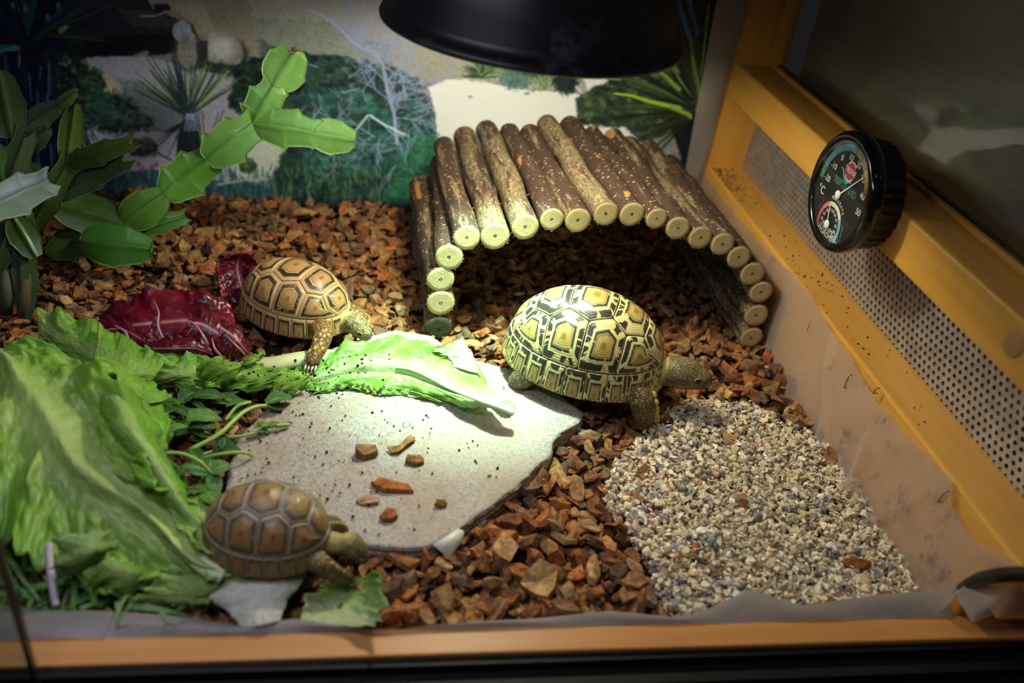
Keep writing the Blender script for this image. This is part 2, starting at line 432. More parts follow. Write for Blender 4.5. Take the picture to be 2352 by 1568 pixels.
# hillside and cliffs
R.put((slice(None), slice(None)), np.ones((R.h, R.w)), (96, 94, 84), 0.12)
R.put((slice(None), slice(None)), np.clip((R.Y - 60)/240, 0, 1), (88, 92, 84), 0.2)
R.poly([(520, -20), (1000, -20), (1120, 60), (1120, 190), (960, 190), (900, 150), (760, 140), (600, 90), (540, 40)], (124, 119, 106), 0.10, 16)
R.poly([(560, 40), (760, 50), (900, 110), (900, 160), (620, 150), (560, 130)], (100, 104, 92), 0.18, 10, 0.8)
R.poly([(560, 90), (680, 110), (720, 150), (560, 150)], (60, 64, 62), 0.3, 12, 0.8)
R.poly([(330, -20), (560, -20), (590, 60), (600, 150), (490, 120), (430, 60), (330, 40)], (112, 102, 88), 0.14, 14)
R.poly([(390, 10), (470, 10), (500, 90), (460, 80), (420, 40)], (136, 124, 104), 0.12, 5, 0.8)
R.poly([(140, -20), (330, -20), (350, 20), (400, 40), (440, 66), (420, 110), (330, 132), (190, 132), (140, 100)], (26, 28, 32), 0.3)
R.poly([(270, 20), (350, 26), (420, 50), (400, 66), (300, 60)], (54, 50, 46), 0.3, 8, 0.8)
R.poly([(190, 88), (330, 78), (430, 80), (420, 118), (330, 131), (200, 131)], (10, 12, 16), 0.3)
R.poly([(352, 10), (384, 8), (392, 22), (360, 34)], (22, 26, 32), 0.2)
R.line([(322, 38), (360, 36), (384, 26)], 3, (132, 124, 108), 2)
# rock slabs
R.poly([(200, 131), (330, 129), (480, 166), (600, 168), (600, 310), (420, 306), (320, 280), (270, 220), (210, 170)], (126, 124, 132), 0.13)
R.poly([(270, 180), (330, 190), (430, 250), (420, 306), (320, 290)], (96, 100, 100), 0.22, 6, 0.8)
R.poly([(190, 153), (220, 160), (256, 178), (285, 216), (312, 268), (240, 240), (186, 196)], (146, 136, 108), 0.12)
R.poly([(300, 130), (326, 118), (341, 118), (341, 129)], (100, 92, 78), 0.15)
R.poly([(190, 282), (260, 296), (420, 306), (560, 306), (680, 300), (660, 400), (540, 424), (420, 416), (200, 420)], (138, 134, 140), 0.10)
R.poly([(330, 372), (410, 380), (420, 416), (250, 416)], (150, 138, 128), 0.12, 6, 0.9)
R.poly([(530, 312), (650, 310), (664, 352), (610, 416), (530, 420)], (160, 165, 152), 0.08)
# boulders
R.ell(524, 132, 48, 46, (46, 46, 44), 0.3, 0.08, 0.3); R.ell(516, 122, 42, 44, (104, 98, 88), 0.2, 0.05, 0.06); R.ell(506, 108, 32, 28, (150, 148, 144), 0.12, 0.08, 0.9); R.poly([(472, 140), (520, 148), (560, 152), (558, 168), (470, 166)], (36, 38, 38), 0.3)
R.ell(424, 84, 27, 34, (40, 42, 44), 0.3, 0.1, 0.3); R.ell(432, 118, 32, 46, (52, 50, 46), 0.3, 0.1, 0.3); R.ell(418, 72, 22, 24, (124, 126, 130), 0.25, 0.06, 0.08); R.ell(432, 118, 26, 40, (104, 100, 92), 0.25); R.ell(440, 84, 8, 9, (126, 124, 116)); R.poly([(450, 96), (476, 92), (478, 150), (456, 160)], (40, 40, 40), 0.3)
# undergrowth on the sand
for cx, cy, rx, ry, c in ((215, 205, 26, 48, (34, 56, 34)), (250, 258, 62, 46, (34, 56, 48)), (300, 278, 46, 24, (52, 66, 58)), (330, 338, 27, 19, (58, 56, 44)), (570, 380, 14, 14, (60, 74, 52))):
    R.ell(cx, cy, rx, ry, c, 0.4, 0.35, 0.4)
    R.leaves([(cx-rx, cy-ry), (cx+rx, cy-ry), (cx+rx, cy+ry), (cx-rx, cy+ry)], [tuple(int(k*0.55) for k in c), tuple(int(k*1.35) for k in c)], 110, 6)
R.line([(240, 290), (270, 305)], 6, (24, 28, 28), 2)
# big dark bush, its dead branches
bush = [(540, 160), (576, 136), (640, 118), (760, 128), (880, 150), (960, 180), (990, 240), (1004, 330), (960, 480), (640, 480), (628, 400), (656, 340), (600, 300), (528, 250)]
R.poly(bush, (34, 50, 48), 0.5, 12)
R.leaves(bush, [(20, 34, 36), (14, 24, 28), (44, 66, 56), (38, 60, 40), (58, 84, 66)], 900, 9)
R.leaves([(700, 200), (980, 220), (1000, 400), (700, 400)], [(36, 78, 70), (30, 62, 62), (54, 96, 84)], 420, 9)
R.leaves([(540, 150), (620, 130), (700, 200), (600, 260), (530, 240)], [(12, 20, 18), (24, 40, 26)], 300, 9)
rb = random.Random(5); tw = (112, 116, 142)
R.line([(700, 20), (740, 34), (775, 60), (810, 95), (830, 110), (860, 120), (880, 150), (890, 210), (905, 260), (912, 330)], 5, (128, 128, 150), 7)
for q in ((775, 60), (810, 95), (830, 110), (850, 118), (880, 150), (886, 190), (895, 230), (905, 270)):
    for _ in range(3): R.branch(q[0], q[1], rb.uniform(0.3, 2.6), rb.uniform(50, 95), 2.0, 2, rb, tw)
    R.branch(q[0], q[1], rb.uniform(-0.6, 0.6), rb.uniform(60, 110), 2.2, 2, rb, tw)
for _ in range(24): R.branch(rb.uniform(700, 980), rb.uniform(150, 380), rb.uniform(0, 6.28), rb.uniform(40, 90), rb.uniform(1.4, 2.2), 2, rb, (112, 132, 146))
R.line([(850, 265), (880, 285), (930, 310)], 4, (170, 180, 190), 3)
R.line([(845, 265), (810, 308)], 3.4, (170, 180, 190), 2)
for _ in range(12): R.branch(rb.uniform(940, 1000), rb.uniform(200, 280), rb.uniform(-0.5, 0.9), rb.uniform(40, 80), 1.8, 2, rb, (120, 116, 130))
for _ in range(10): R.branch(rb.uniform(820, 1000), rb.uniform(40, 120), rb.uniform(1.0, 2.2), rb.uniform(50, 90), 1.8, 1, rb, (116, 112, 130))
# pale rock on the other side
pale = [(985, 200), (1020, 186), (1080, 182), (1130, 192), (1180, 205), (1260, 210), (1330, 218), (1326, 290), (1330, 292), (1400, 286), (1460, 296), (1500, 330), (1490, 420), (980, 420), (1004, 330), (1000, 260)]
R.poly(pale, (186, 186, 194), 0.05, 2)
R.poly([(1010, 300), (1330, 284), (1460, 296), (1500, 330), (1490, 420), (1000, 420)], (186, 192, 182), 0.06, 3)
R.line([(1020, 186), (1080, 182), (1180, 205), (1330, 218)], 2, (206, 206, 204), 2)
R.line([(1040, 320), (1200, 296), (1330, 290)], 2, (170, 172, 156), 2)
for q in ((1170, 204), (1210, 214), (1224, 208), (1080, 222)): R.ell(q[0], q[1], 8, 2.4, (110, 108, 112), 0.3, 0.3)
R.poly([(1060, 150), (1340, 150), (1420, 175), (1400, 222), (1330, 216), (1230, 206), (1180, 203), (1120, 188), (1050, 180)], (120, 122, 104), 0.25, 6)
R.spikes(1108, 174, 60, -10, 190, 22, 50, [(28, 44, 34), (56, 72, 50), (100, 112, 70)], 4, 0, 3)
for cx, cy, rx, ry, c in ((1185, 180, 36, 24, (66, 88, 80)), (1260, 186, 40, 18, (96, 104, 80)), (1300, 190, 30, 26, (26, 32, 34)), (1230, 160, 36, 16, (54, 66, 50))):
    R.ell(cx, cy, rx, ry, c, 0.4, 0.3, 0.4)
R.poly([(1338, 178), (1396, 176), (1388, 206), (1350, 206)], (176, 170, 168), 0.05, 2)
R.line([(1325, 200), (1345, 225), (1350, 236)], 7, (150, 146, 150), 3)
# dark bush and yucca at the far side
rbush = [(1322, 226), (1345, 212), (1380, 196), (1440, 178), (1580, 170), (1600, 300), (1580, 400), (1510, 380), (1480, 330), (1440, 296), (1330, 284)]
R.poly(rbush, (36, 44, 34), 0.5, 8)
R.leaves(rbush, [(18, 24, 20), (56, 66, 46), (44, 54, 36), (74, 86, 56)], 500, 8)
R.poly([(1470, 330), (1560, 300), (1560, 470), (1460, 470)], (120, 118, 116), 0.2, 6, 0.8)
R.poly([(1520, 230), (1690, -20), (1720, -20), (1720, 470), (1560, 470), (1570, 380)], (16, 18, 24), 0.4, 4)
R.poly([(1530, -20), (1690, -20), (1690, 120), (1600, 190), (1530, 130)], (22, 24, 22), 0.4, 8)
R.poly([(1544, -20), (1556, -20), (1600, 120), (1592, 126)], (42, 66, 128), 0.1, 2)
R.poly([(1572, -20), (1584, -20), (1606, 80), (1598, 84)], (42, 66, 128), 0.1, 2)
R.poly([(1648, -20), (1664, -20), (1664, 60), (1654, 60)], (44, 64, 120), 0.1, 2)
yc = [(20, 24, 20), (34, 40, 26), (88, 112, 42), (58, 74, 34)]
R.spikes(1606, 252, 34, 95, 185, 120, 240, yc, 8, 0.05, 11)
R.spikes(1606, 252, 16, 60, 110, 160, 280, yc, 8, 0.0, 12)
R.spikes(1600, 262, 12, 180, 222, 80, 170, yc[:2], 6, 0.08, 13)
R.line([(1412, 215), (1450, 220), (1496, 234), (1560, 248)], 4, (120, 150, 40), 9); R.line([(1500, 150), (1530, 176), (1560, 205)], 6, (100, 124, 44), 9); R.line([(1540, 246), (1580, 262), (1600, 280)], 8, (104, 128, 44), 8)
R.line([(1600, 270), (1550, 310), (1512, 350)], 6, (14, 14, 16), 3); R.line([(1590, 130), (1606, 200), (1608, 260)], 5, (90, 104, 44), 4)
R.poly([(1590, 260), (1660, 240), (1680, 470), (1560, 470), (1580, 360)], (10, 12, 20), 0.3)
# spiky yucca in the middle of the sand
ym = [(22, 34, 34), (28, 42, 38), (120, 140, 74), (74, 94, 62)]
R.poly([(412, 300), (424, 262), (450, 262), (460, 310), (470, 400), (440, 470), (410, 460), (404, 360)], (22, 28, 34), 0.4, 5)
R.spikes(432, 268, 46, 28, 152, 90, 160, ym, 5, 0, 21)
R.spikes(432, 268, 10, 20, 160, 120, 175, [(34, 48, 46)], 4, 0, 22)
R.spikes(428, 280, 20, 196, 320, 40, 110, ym[:2], 4, 0.1, 23)
R.spikes(470, 380, 14, 60, 110, 60, 150, ym, 4, 0, 24)
for q in range(7): R.line([(428 + q*3, 262), (424 + q*5, 300)], 2, (120, 130, 150), 1)
R.line([(360, 350), (420, 384), (440, 400)], 3, (40, 46, 40), 2)
# bottom hedge with pink flowers, grass
R.poly([(170, 470), (190, 436), (240, 412), (300, 392), (380, 388), (430, 404), (540, 420), (620, 430), (640, 480), (170, 480)], (40, 66, 70), 0.4, 6)
rg = random.Random(3)
for _ in range(700):
    x = rg.uniform(170, 1010); y = rg.uniform(404 if x < 620 else 388, 476)
    if x < 640: c = [(28, 56, 62), (44, 84, 84), (64, 104, 98), (24, 42, 48)][rg.randrange(4)]
    else: c = [(48, 84, 62), (36, 66, 52), (78, 118, 74), (30, 52, 44), (62, 100, 60)][rg.randrange(5)]
    R.line([(x, y), (x + rg.uniform(-7, 7), y - rg.uniform(10, 26))], 2.4, c, 1.2, 0.8)
R.poly([(940, 360), (960, 320), (1000, 310), (1030, 330), (1020, 380), (960, 470), (860, 470)], (42, 88, 62), 0.4, 8, 0.8)
R.leaves([(940, 320), (1010, 300), (1020, 400), (880, 470)], [(56, 112, 74), (34, 74, 56)], 130, 8)
for q in ((318, 378), (326, 390), (360, 378), (292, 392), (268, 404), (276, 398), (350, 384)): R.ell(q[0], q[1], 6, 5, (128, 74, 104), 0.3, 0.3)
R.line([(500, 424), (560, 414), (620, 410)], 4, (140, 150, 140), 2)
R.put(R.box(-40, 1040, 452, 560), np.clip((R.Y[R.box(-40, 1040, 452, 560)] - 452)/26, 0, 1), (12, 22, 26), 0.3)
# tall dark yucca at the other edge
R.poly([(-40, -20), (150, -20), (160, 120), (130, 150), (140, 300), (160, 470), (-40, 470)], (12, 14, 30), 0.4, 5)
R.leaves([(100, 120), (200, 100), (205, 140), (190, 200), (190, 270), (120, 280)], [(16, 28, 20), (28, 44, 30), (10, 16, 16)], 260, 9)
dk = [(10, 22, 34), (16, 36, 52), (22, 50, 58), (8, 12, 20)]
R.spikes(66, 90, 60, 20, 178, 90, 210, dk, 9, 0.02, 31)
R.spikes(90, 80, 16, -4, 40, 120, 240, [(16, 22, 24), (40, 54, 34), (24, 34, 30)], 6, 0.06, 32)
R.spikes(40, 110, 14, 150, 200, 40, 110, [(30, 74, 70), (50, 104, 96), (16, 36, 44)], 6, 0.2, 33)
for q in range(70):
    x = rg.uniform(-30, 150); y = rg.uniform(110, 380); L = rg.uniform(30, 90)
    R.line([(x, y), (x + rg.uniform(-6, 10), y + L)], 3, [(16, 22, 60), (10, 12, 34), (20, 40, 70), (60, 84, 100)][rg.randrange(4)], 1.5, 0.9)
for q in ((30, 12), (60, 20), (110, 40), (134, 14)): R.ell(q[0], q[1], 5, 9, (90, 96, 96), 0.3, 0.4, 0.5, 0.8)
R.line([(46, 124), (44, 156)], 3, (120, 110, 70), 2); R.poly([(132, 70), (150, 56), (162, 62), (140, 76)], (120, 112, 84), 0.2)
for q in range(46):
    x = rg.uniform(140, 215); y = rg.uniform(280, 350)
    R.line([(x, y), (x + rg.uniform(10, 40), y + rg.uniform(40, 90))], 3.4, [(30, 36, 38), (58, 62, 66), (84, 88, 78), (16, 18, 24)][rg.randrange(4)], 1.6)
# the printed sheet: one colour per point of a fine grid
gX, gZ = np.meshgrid(np.arange(-0.46, 0.4385, 0.00125), np.arange(-0.012, 0.42, 0.00125), indexing='ij')
gP = np.stack([gX.ravel(), np.full(gX.size, PY), gZ.ravel()], 1)
q = proj(gP)
u_ = np.clip((q[:, 0] - R.ox)/2, 0, R.w - 1.001); v_ = np.clip((q[:, 1] - R.oy)/2, 0, R.h - 1.001)
iu, iv = u_.astype(int), v_.astype(int); fu, fv = (u_ - iu)[:, None], (v_ - iv)[:, None]
pc = (R.a[iv, iu]*(1-fu) + R.a[iv, iu+1]*fu)*(1-fv) + (R.a[iv+1, iu]*(1-fu) + R.a[iv+1, iu+1]*fu)*fv
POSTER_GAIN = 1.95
pc = np.clip(lin(np.clip(pc, 0, 1)*255)*POSTER_GAIN*np.array([0.92, 1.0, 1.12]), 0, 0.9)  # bluish cast of the lighting multiplied into the print colours
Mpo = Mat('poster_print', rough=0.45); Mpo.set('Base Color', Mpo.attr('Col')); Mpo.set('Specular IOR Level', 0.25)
nu, nv = gX.shape
gP[:, 1] += 0.0006*np.sin(gP[:, 0]*23) 
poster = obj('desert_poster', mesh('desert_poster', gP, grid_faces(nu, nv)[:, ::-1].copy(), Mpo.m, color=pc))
tag(poster, 'printed desert landscape poster with yuccas and boulders covering the back wall', 'poster')
del R
# ================================================================== PLASTIC LINER
def liner_mat(name, base, trans, stain):
    Ml = Mat(name, base, 0.35); nl = Ml.noise(Ml.coord(), 34, 4, 0.7)
    st_ = Ml.math('MULTIPLY', Ml.math('MULTIPLY', Ml.step(Ml.noise(Ml.coord(), 48, 6, 0.8), 0.53, 0.60), Ml.step(Ml.noise(Ml.coord(), 13, 2), 0.49, 0.57)), stain)
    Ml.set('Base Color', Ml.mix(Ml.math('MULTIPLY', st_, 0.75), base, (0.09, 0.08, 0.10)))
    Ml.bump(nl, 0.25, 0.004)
    tr = Ml.n('ShaderNodeBsdfTransparent', {'Color': (1, 0.97, 0.92)}).outputs[0]
    tl = Ml.n('ShaderNodeBsdfTranslucent', {'Color': base}).outputs[0]
    a_ = Ml.n('ShaderNodeMixShader', {0: 0.35, 1: Ml.p.outputs[0], 2: tl}).outputs[0]
    Ml.surface(Ml.n('ShaderNodeMixShader', {0: Ml.math('SUBTRACT', trans, Ml.math('MULTIPLY', st_, 0.45)), 1: a_, 2: tr}).outputs[0])
    return Ml.m
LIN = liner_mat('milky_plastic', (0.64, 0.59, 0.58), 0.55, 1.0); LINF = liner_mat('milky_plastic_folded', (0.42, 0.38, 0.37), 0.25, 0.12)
top_px = [(1640, 425), (1700, 500), (1794, 600), (1828, 629), (1867, 673), (1874, 690), (1905, 731), (1910, 750), (1939, 794), (1968, 820), (1973, 842), (2007, 900), (2060, 964), (2148, 1056), (2191, 1094), (2200, 1121), (2192, 1148), (2203, 1182), (2245, 1235), (2317, 1274), (2352, 1298), (2390, 1316)]
tp = np.array([px(a, b, 0.4525) for a, b in top_px]); tp = tp[np.argsort(tp[:, 1])]
ys = np.linspace(0.346, 1.036, 156)
zt = np.interp(ys, tp[:, 1], tp[:, 2])
zt[ys < tp[0, 1]] = tp[0, 2]
K = 16; Pl = []
for y, z in zip(ys, zt):
    for j in range(K):
        t = j/(K-1); zb = -0.014 if y > 0.376 else 0.040; z_ = zb + (z - zb)*t
        fold = 0.004*fbm(np.array([y*16, z_*22, 0.3]), 9) + 0.003*math.sin(y*55 + z_*30)
        # two sharp folds where the sheet is gathered
        for yc, k in ((0.617, 0.7), (0.455, -0.5), (0.53, 0.35)):
            fold += -0.014*math.exp(-((y - yc - k*(z_ - 0.05))/0.007)**2)*(0.4 + 0.6*(1-t))
        Pl.append((0.4505 - abs(fold)*(1.2 - 0.4*t) - 0.008*(1-t)**3, y, z_))
liner = thing('plastic_liner', 'milky translucent plastic liner stapled along the wooden side wall and front rail', 'plastic sheet', (0.45, 0.7, 0.0))
def child_mesh(name, V, F, mat, parent, smooth=True, color=None, attrs=None):
    V = np.asarray(V, float) - np.array(parent.location)
    return obj(name, mesh(name, V, F, mat, smooth, color, attrs), parent)
nY = len(ys)
corner = []                                                  # the sheet turns the corner in front of the rail's end
for x in np.linspace(0.57, 0.4525, 16):
    for j in range(K):
        t = j/(K-1); corner.append((x, 0.3440 - 0.002*math.sin(t*PI)*math.sin((x-0.45)*70), 0.052 + (zt[0] - 0.052 + 0.06*(0.4525 - x))*t))
Pl = corner + Pl; nY = len(Pl)//K
child_mesh('side_sheet', Pl, grid_faces(nY, K), LIN, liner)
# upright strip in the back corner
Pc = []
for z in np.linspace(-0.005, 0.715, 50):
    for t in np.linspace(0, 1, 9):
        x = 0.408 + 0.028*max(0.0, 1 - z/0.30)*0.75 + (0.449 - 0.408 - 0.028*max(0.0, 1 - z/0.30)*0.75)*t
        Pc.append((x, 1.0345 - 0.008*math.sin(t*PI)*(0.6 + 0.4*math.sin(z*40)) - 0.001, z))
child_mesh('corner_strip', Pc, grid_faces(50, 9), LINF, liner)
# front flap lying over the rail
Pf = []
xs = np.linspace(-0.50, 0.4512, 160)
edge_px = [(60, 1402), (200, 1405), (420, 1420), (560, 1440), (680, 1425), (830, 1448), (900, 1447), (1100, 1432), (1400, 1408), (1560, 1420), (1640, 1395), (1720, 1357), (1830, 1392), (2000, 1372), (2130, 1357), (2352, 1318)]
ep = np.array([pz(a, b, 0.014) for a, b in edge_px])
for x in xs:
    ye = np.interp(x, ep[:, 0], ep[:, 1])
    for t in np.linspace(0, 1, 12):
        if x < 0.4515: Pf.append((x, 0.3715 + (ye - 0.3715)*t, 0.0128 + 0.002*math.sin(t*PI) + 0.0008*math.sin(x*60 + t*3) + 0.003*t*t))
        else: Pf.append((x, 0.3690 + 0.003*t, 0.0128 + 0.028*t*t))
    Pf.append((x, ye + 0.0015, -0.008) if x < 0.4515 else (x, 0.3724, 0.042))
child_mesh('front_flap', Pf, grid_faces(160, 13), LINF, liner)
Mst = Mat('staple_wire', (0.25, 0.24, 0.22), 0.35, Metallic=1.0).m
for (a, b), (c, d) in (((1854, 760), (1864, 731)), ((1939, 890), (1951, 861)), ((2006, 903), (2012, 891)), ((2154, 1152), (2172, 1128))):
    p0, p1 = px(a, b, 0.4475), px(c, d, 0.4475)
    V1, F1 = tube_vf([p0 + (0.004, 0, 0), p0, p1, p1 + (0.004, 0, 0)], 0.0006, 6)
    child_mesh('staple', V1, F1, Mst, liner)
# ================================================================== CABLE
cp = [px(2214, 1353, 0.4535), px(2250, 1331, 0.4455), px(2300, 1320, 0.442), px(2352, 1318, 0.445), px(2420, 1318, 0.449)]
V1, F1 = tube_vf(catmull([px(2200, 1366, 0.468)] + cp, 40), 0.0052, 12)
tag(obj('power_cable', mesh('power_cable', V1, F1, BLACK_PL)), 'thick black cable looping out of the gravel corner by the front rail', 'cable')
# ================================================================== BASKING LAMP
lx, ly = LAMP_C
lampo = thing('basking_lamp', 'black metal dome basking lamp hanging above the log tunnel', 'lamp', (lx, ly, RIM_Z))
Msh = Mat('black_enamel', rough=0.42)
dn = Msh.noise(Msh.coord(), 28, 5, 0.7)
Msh.set('Base Color', Msh.mix(Msh.step(dn, 0.52, 0.75), (0.012, 0.011, 0.013), (0.075, 0.07, 0.085)))
Min = Mat('polished_reflector', (0.75, 0.75, 0.73), 0.3, Metallic=1.0).m
outer = [(0.1225, 0.0), (0.1245, 0.001), (0.1250, 0.0035), (0.1238, 0.006), (0.1195, 0.0075), (0.1160, 0.010), (0.1150, 0.014), (0.1135, 0.030), (0.109, 0.055), (0.100, 0.082), (0.086, 0.105), (0.066, 0.122), (0.044, 0.131), (0.030, 0.135)]
Vo, Fo = lathe_vf(outer, 96)
obj('dome_shade', mesh('dome_shade', Vo, Fo, Msh.m), lampo)
inner = [(0.1225, 0.0), (0.1205, 0.0022), (0.1175, 0.006), (0.1135, 0.0115), (0.112, 0.030), (0.107, 0.055), (0.098, 0.081), (0.084, 0.103), (0.064, 0.120), (0.030, 0.131)]
Vi, Fi = lathe_vf(inner, 96)
obj('reflector', mesh('reflector', Vi, [f[::-1] for f in Fi], Min), lampo)
Vs, Fs = lathe_vf([(0.0, 0.128), (0.030, 0.128), (0.031, 0.137), (0.028, 0.142), (0.026, 0.185), (0.022, 0.195), (0.008, 0.202), (0.0, 0.203)], 32)
obj('socket', mesh('socket', Vs, Fs, BLACK_PL), lampo)
Mbu = Mat('bulb_glass', (0.8, 0.8, 0.75), 0.4)
Mbu.surface(Mbu.n('ShaderNodeEmission', {'Color': (0.95, 1.0, 0.85), 'Strength': 6.0}).outputs[0])
Vb, Fb = lathe_vf([(0.0, 0.074), (0.018, 0.0755), (0.030, 0.081), (0.033, 0.088), (0.028, 0.100), (0.018, 0.115), (0.014, 0.128)], 32)
obj('bulb', mesh('bulb', Vb, Fb, Mbu.m), lampo)
V1, F1 = tube_vf([(0, 0, 0.2), (0, 0.002, 0.28), (0, 0, 0.40)], 0.0035, 10)
obj('lamp_cord', mesh('lamp_cord', V1, F1, BLACK_PL), lampo)
# ================================================================== LOG TUNNEL
Mk = Mat('stick_bark', rough=0.8)
vo = Mk.coord('Object'); oi = Mk.n('ShaderNodeObjectInfo').outputs['Random']
ax = Mk.attr('axial', 'Vector')                     # (cos, sin, metres along the stick)
vv = Mk.n('ShaderNodeVectorMath', {0: ax, 1: Mk.n('ShaderNodeCombineXYZ', {2: Mk.math('MULTIPLY', oi, 7.0)}).outputs[0]}, operation='ADD').outputs[0]
patch = Mk.noise(Mk.mapping(vv, (1.3, 1.3, 14)), 1.0, 5, 0.7)
shed = Mk.step(Mk.math('ADD', patch, Mk.math('MULTIPLY', Mk.math('SUBTRACT', oi, 0.5), 0.30)), 0.47, 0.56)
fine = Mk.noise(Mk.mapping(vv, (7, 7, 170)), 1.0, 5, 0.75)
dark = Mk.ramp(fine, [(0.3, (0.026, 0.014, 0.009)), (0.6, (0.072, 0.038, 0.024)), (0.8, (0.125, 0.072, 0.044))])
pale_ = Mk.ramp(Mk.noise(Mk.mapping(vv, (5, 5, 120)), 1.0, 6, 0.85), [(0.36, (0.055, 0.034, 0.018)), (0.5, (0.17, 0.12, 0.062)), (0.68, (0.40, 0.32, 0.18))])
cb = Mk.mix(shed, dark, pale_)
lent = Mk.voro(Mk.mapping(vv, (1.7, 1.7, 230)), 1.0, rnd=1.0)
lm_ = Mk.math('MULTIPLY', Mk.step(lent, 0.27, 0.17), Mk.step(Mk.noise(Mk.mapping(vv, (2, 2, 50)), 1.0, 2), 0.42, 0.5))
cb = Mk.mix(Mk.math('MULTIPLY', lm_, 0.85), cb, (0.52, 0.40, 0.22))
scar = Mk.step(Mk.noise(Mk.mapping(vv, (0.9, 0.9, 22)), 1.0, 1), 0.69, 0.73)
cb = Mk.mix(Mk.math('MULTIPLY', scar, 0.8), cb, (0.48, 0.23, 0.065))
Mk.set('Base Color', cb); Mk.set('Specular IOR Level', 0.3)
Mk.bump(Mk.math('ADD', Mk.math('MULTIPLY', fine, 1.0), Mk.math('MULTIPLY', lm_, 0.6)), 0.7, 0.0012)
Mcut = Mat('cut_wood', rough=0.85)
ring = Mcut.attr('ring', 'Fac'); no = Mcut.noise(Mcut.coord(), 260, 5, 0.8)
rr = Mcut.math('SINE', Mcut.math('ADD', Mcut.math('MULTIPLY', ring, 46.0), Mcut.math('MULTIPLY', no, 8.0)))
cc = Mcut.mix(Mcut.math('MULTIPLY_ADD', rr, 0.13, 0.3), (0.66, 0.55, 0.28), (0.42, 0.32, 0.13))
oc = Mcut.n('ShaderNodeObjectInfo').outputs['Random']
cc = Mcut.mix(Mcut.math('MULTIPLY', Mcut.step(ring, 0.13, 0.03), Mcut.step(oc, 0.2, 0.9)), cc, (0.34, 0.23, 0.09))
cc = Mcut.mix(Mcut.math('MULTIPLY', oc, 0.4), cc, Mcut.mix(1.0, cc, (0.78, 0.76, 0.66), 'MULTIPLY'))
cc = Mcut.mix(Mcut.step(ring, 0.93, 0.99), cc, (0.12, 0.07, 0.03))
cc = Mcut.mix(Mcut.math('MULTIPLY', Mcut.step(no, 0.5, 0.75), 0.25), cc, (0.30, 0.24, 0.10))
Mcut.set('Base Color', cc); Mcut.bump(Mcut.math('ADD', no, Mcut.math('MULTIPLY', rr, 0.05)), 0.7, 0.0012)
Mcm = Mat('mossy_cut', rough=0.9)
Mcm.set('Base Color', Mcm.ramp(Mcm.noise(Mcm.coord(), 240, 5, 0.8), [(0.35, (0.012, 0.012, 0.006)), (0.62, (0.06, 0.06, 0.02)), (0.75, (0.22, 0.2, 0.07))])); Mcm.bump(Mcm.noise(Mcm.coord(), 300, 4, 0.8), 0.8, 0.001)
fronts = [(1008, 755), (1012, 695), (1012, 641), (1031, 590), (1072, 545), (1137, 541), (1206, 520), (1267, 503), (1327, 505), (1391, 490), (1451, 491), (1508, 501), (1557, 523), (1609, 545), (1659, 560), (1697, 590), (1728, 628), (1747, 670), (1736, 724), (1725, 775)]
frad = [.0138, .0140, .0137, .0135, .0126, .0135, .0131, .0115, .0125, .0125, .0126, .0111, .0125, .0127, .0124, .0126, .0129, .0126, .0129, .0131]
backs = {4: (0.094, 0.968), 5: (0.096, 0.970), 6: (0.122, 0.995), 7: (0.147, 0.992), 8: (0.170, 0.966), 9: (0.194, 0.965), 10: (0.215, 0.976), 11: (0.242, 0.974), 12: (0.267, 0.959), 13: (0.299, 0.976), 14: (0.321, 0.979), 15: (0.350, 0.990), 16: (0.378, 0.981)}
tun = thing('log_tunnel', 'arched tunnel hide made of barked hazel sticks standing on the bark litter', 'reptile hide', (0.255, 0.86, 0.0))
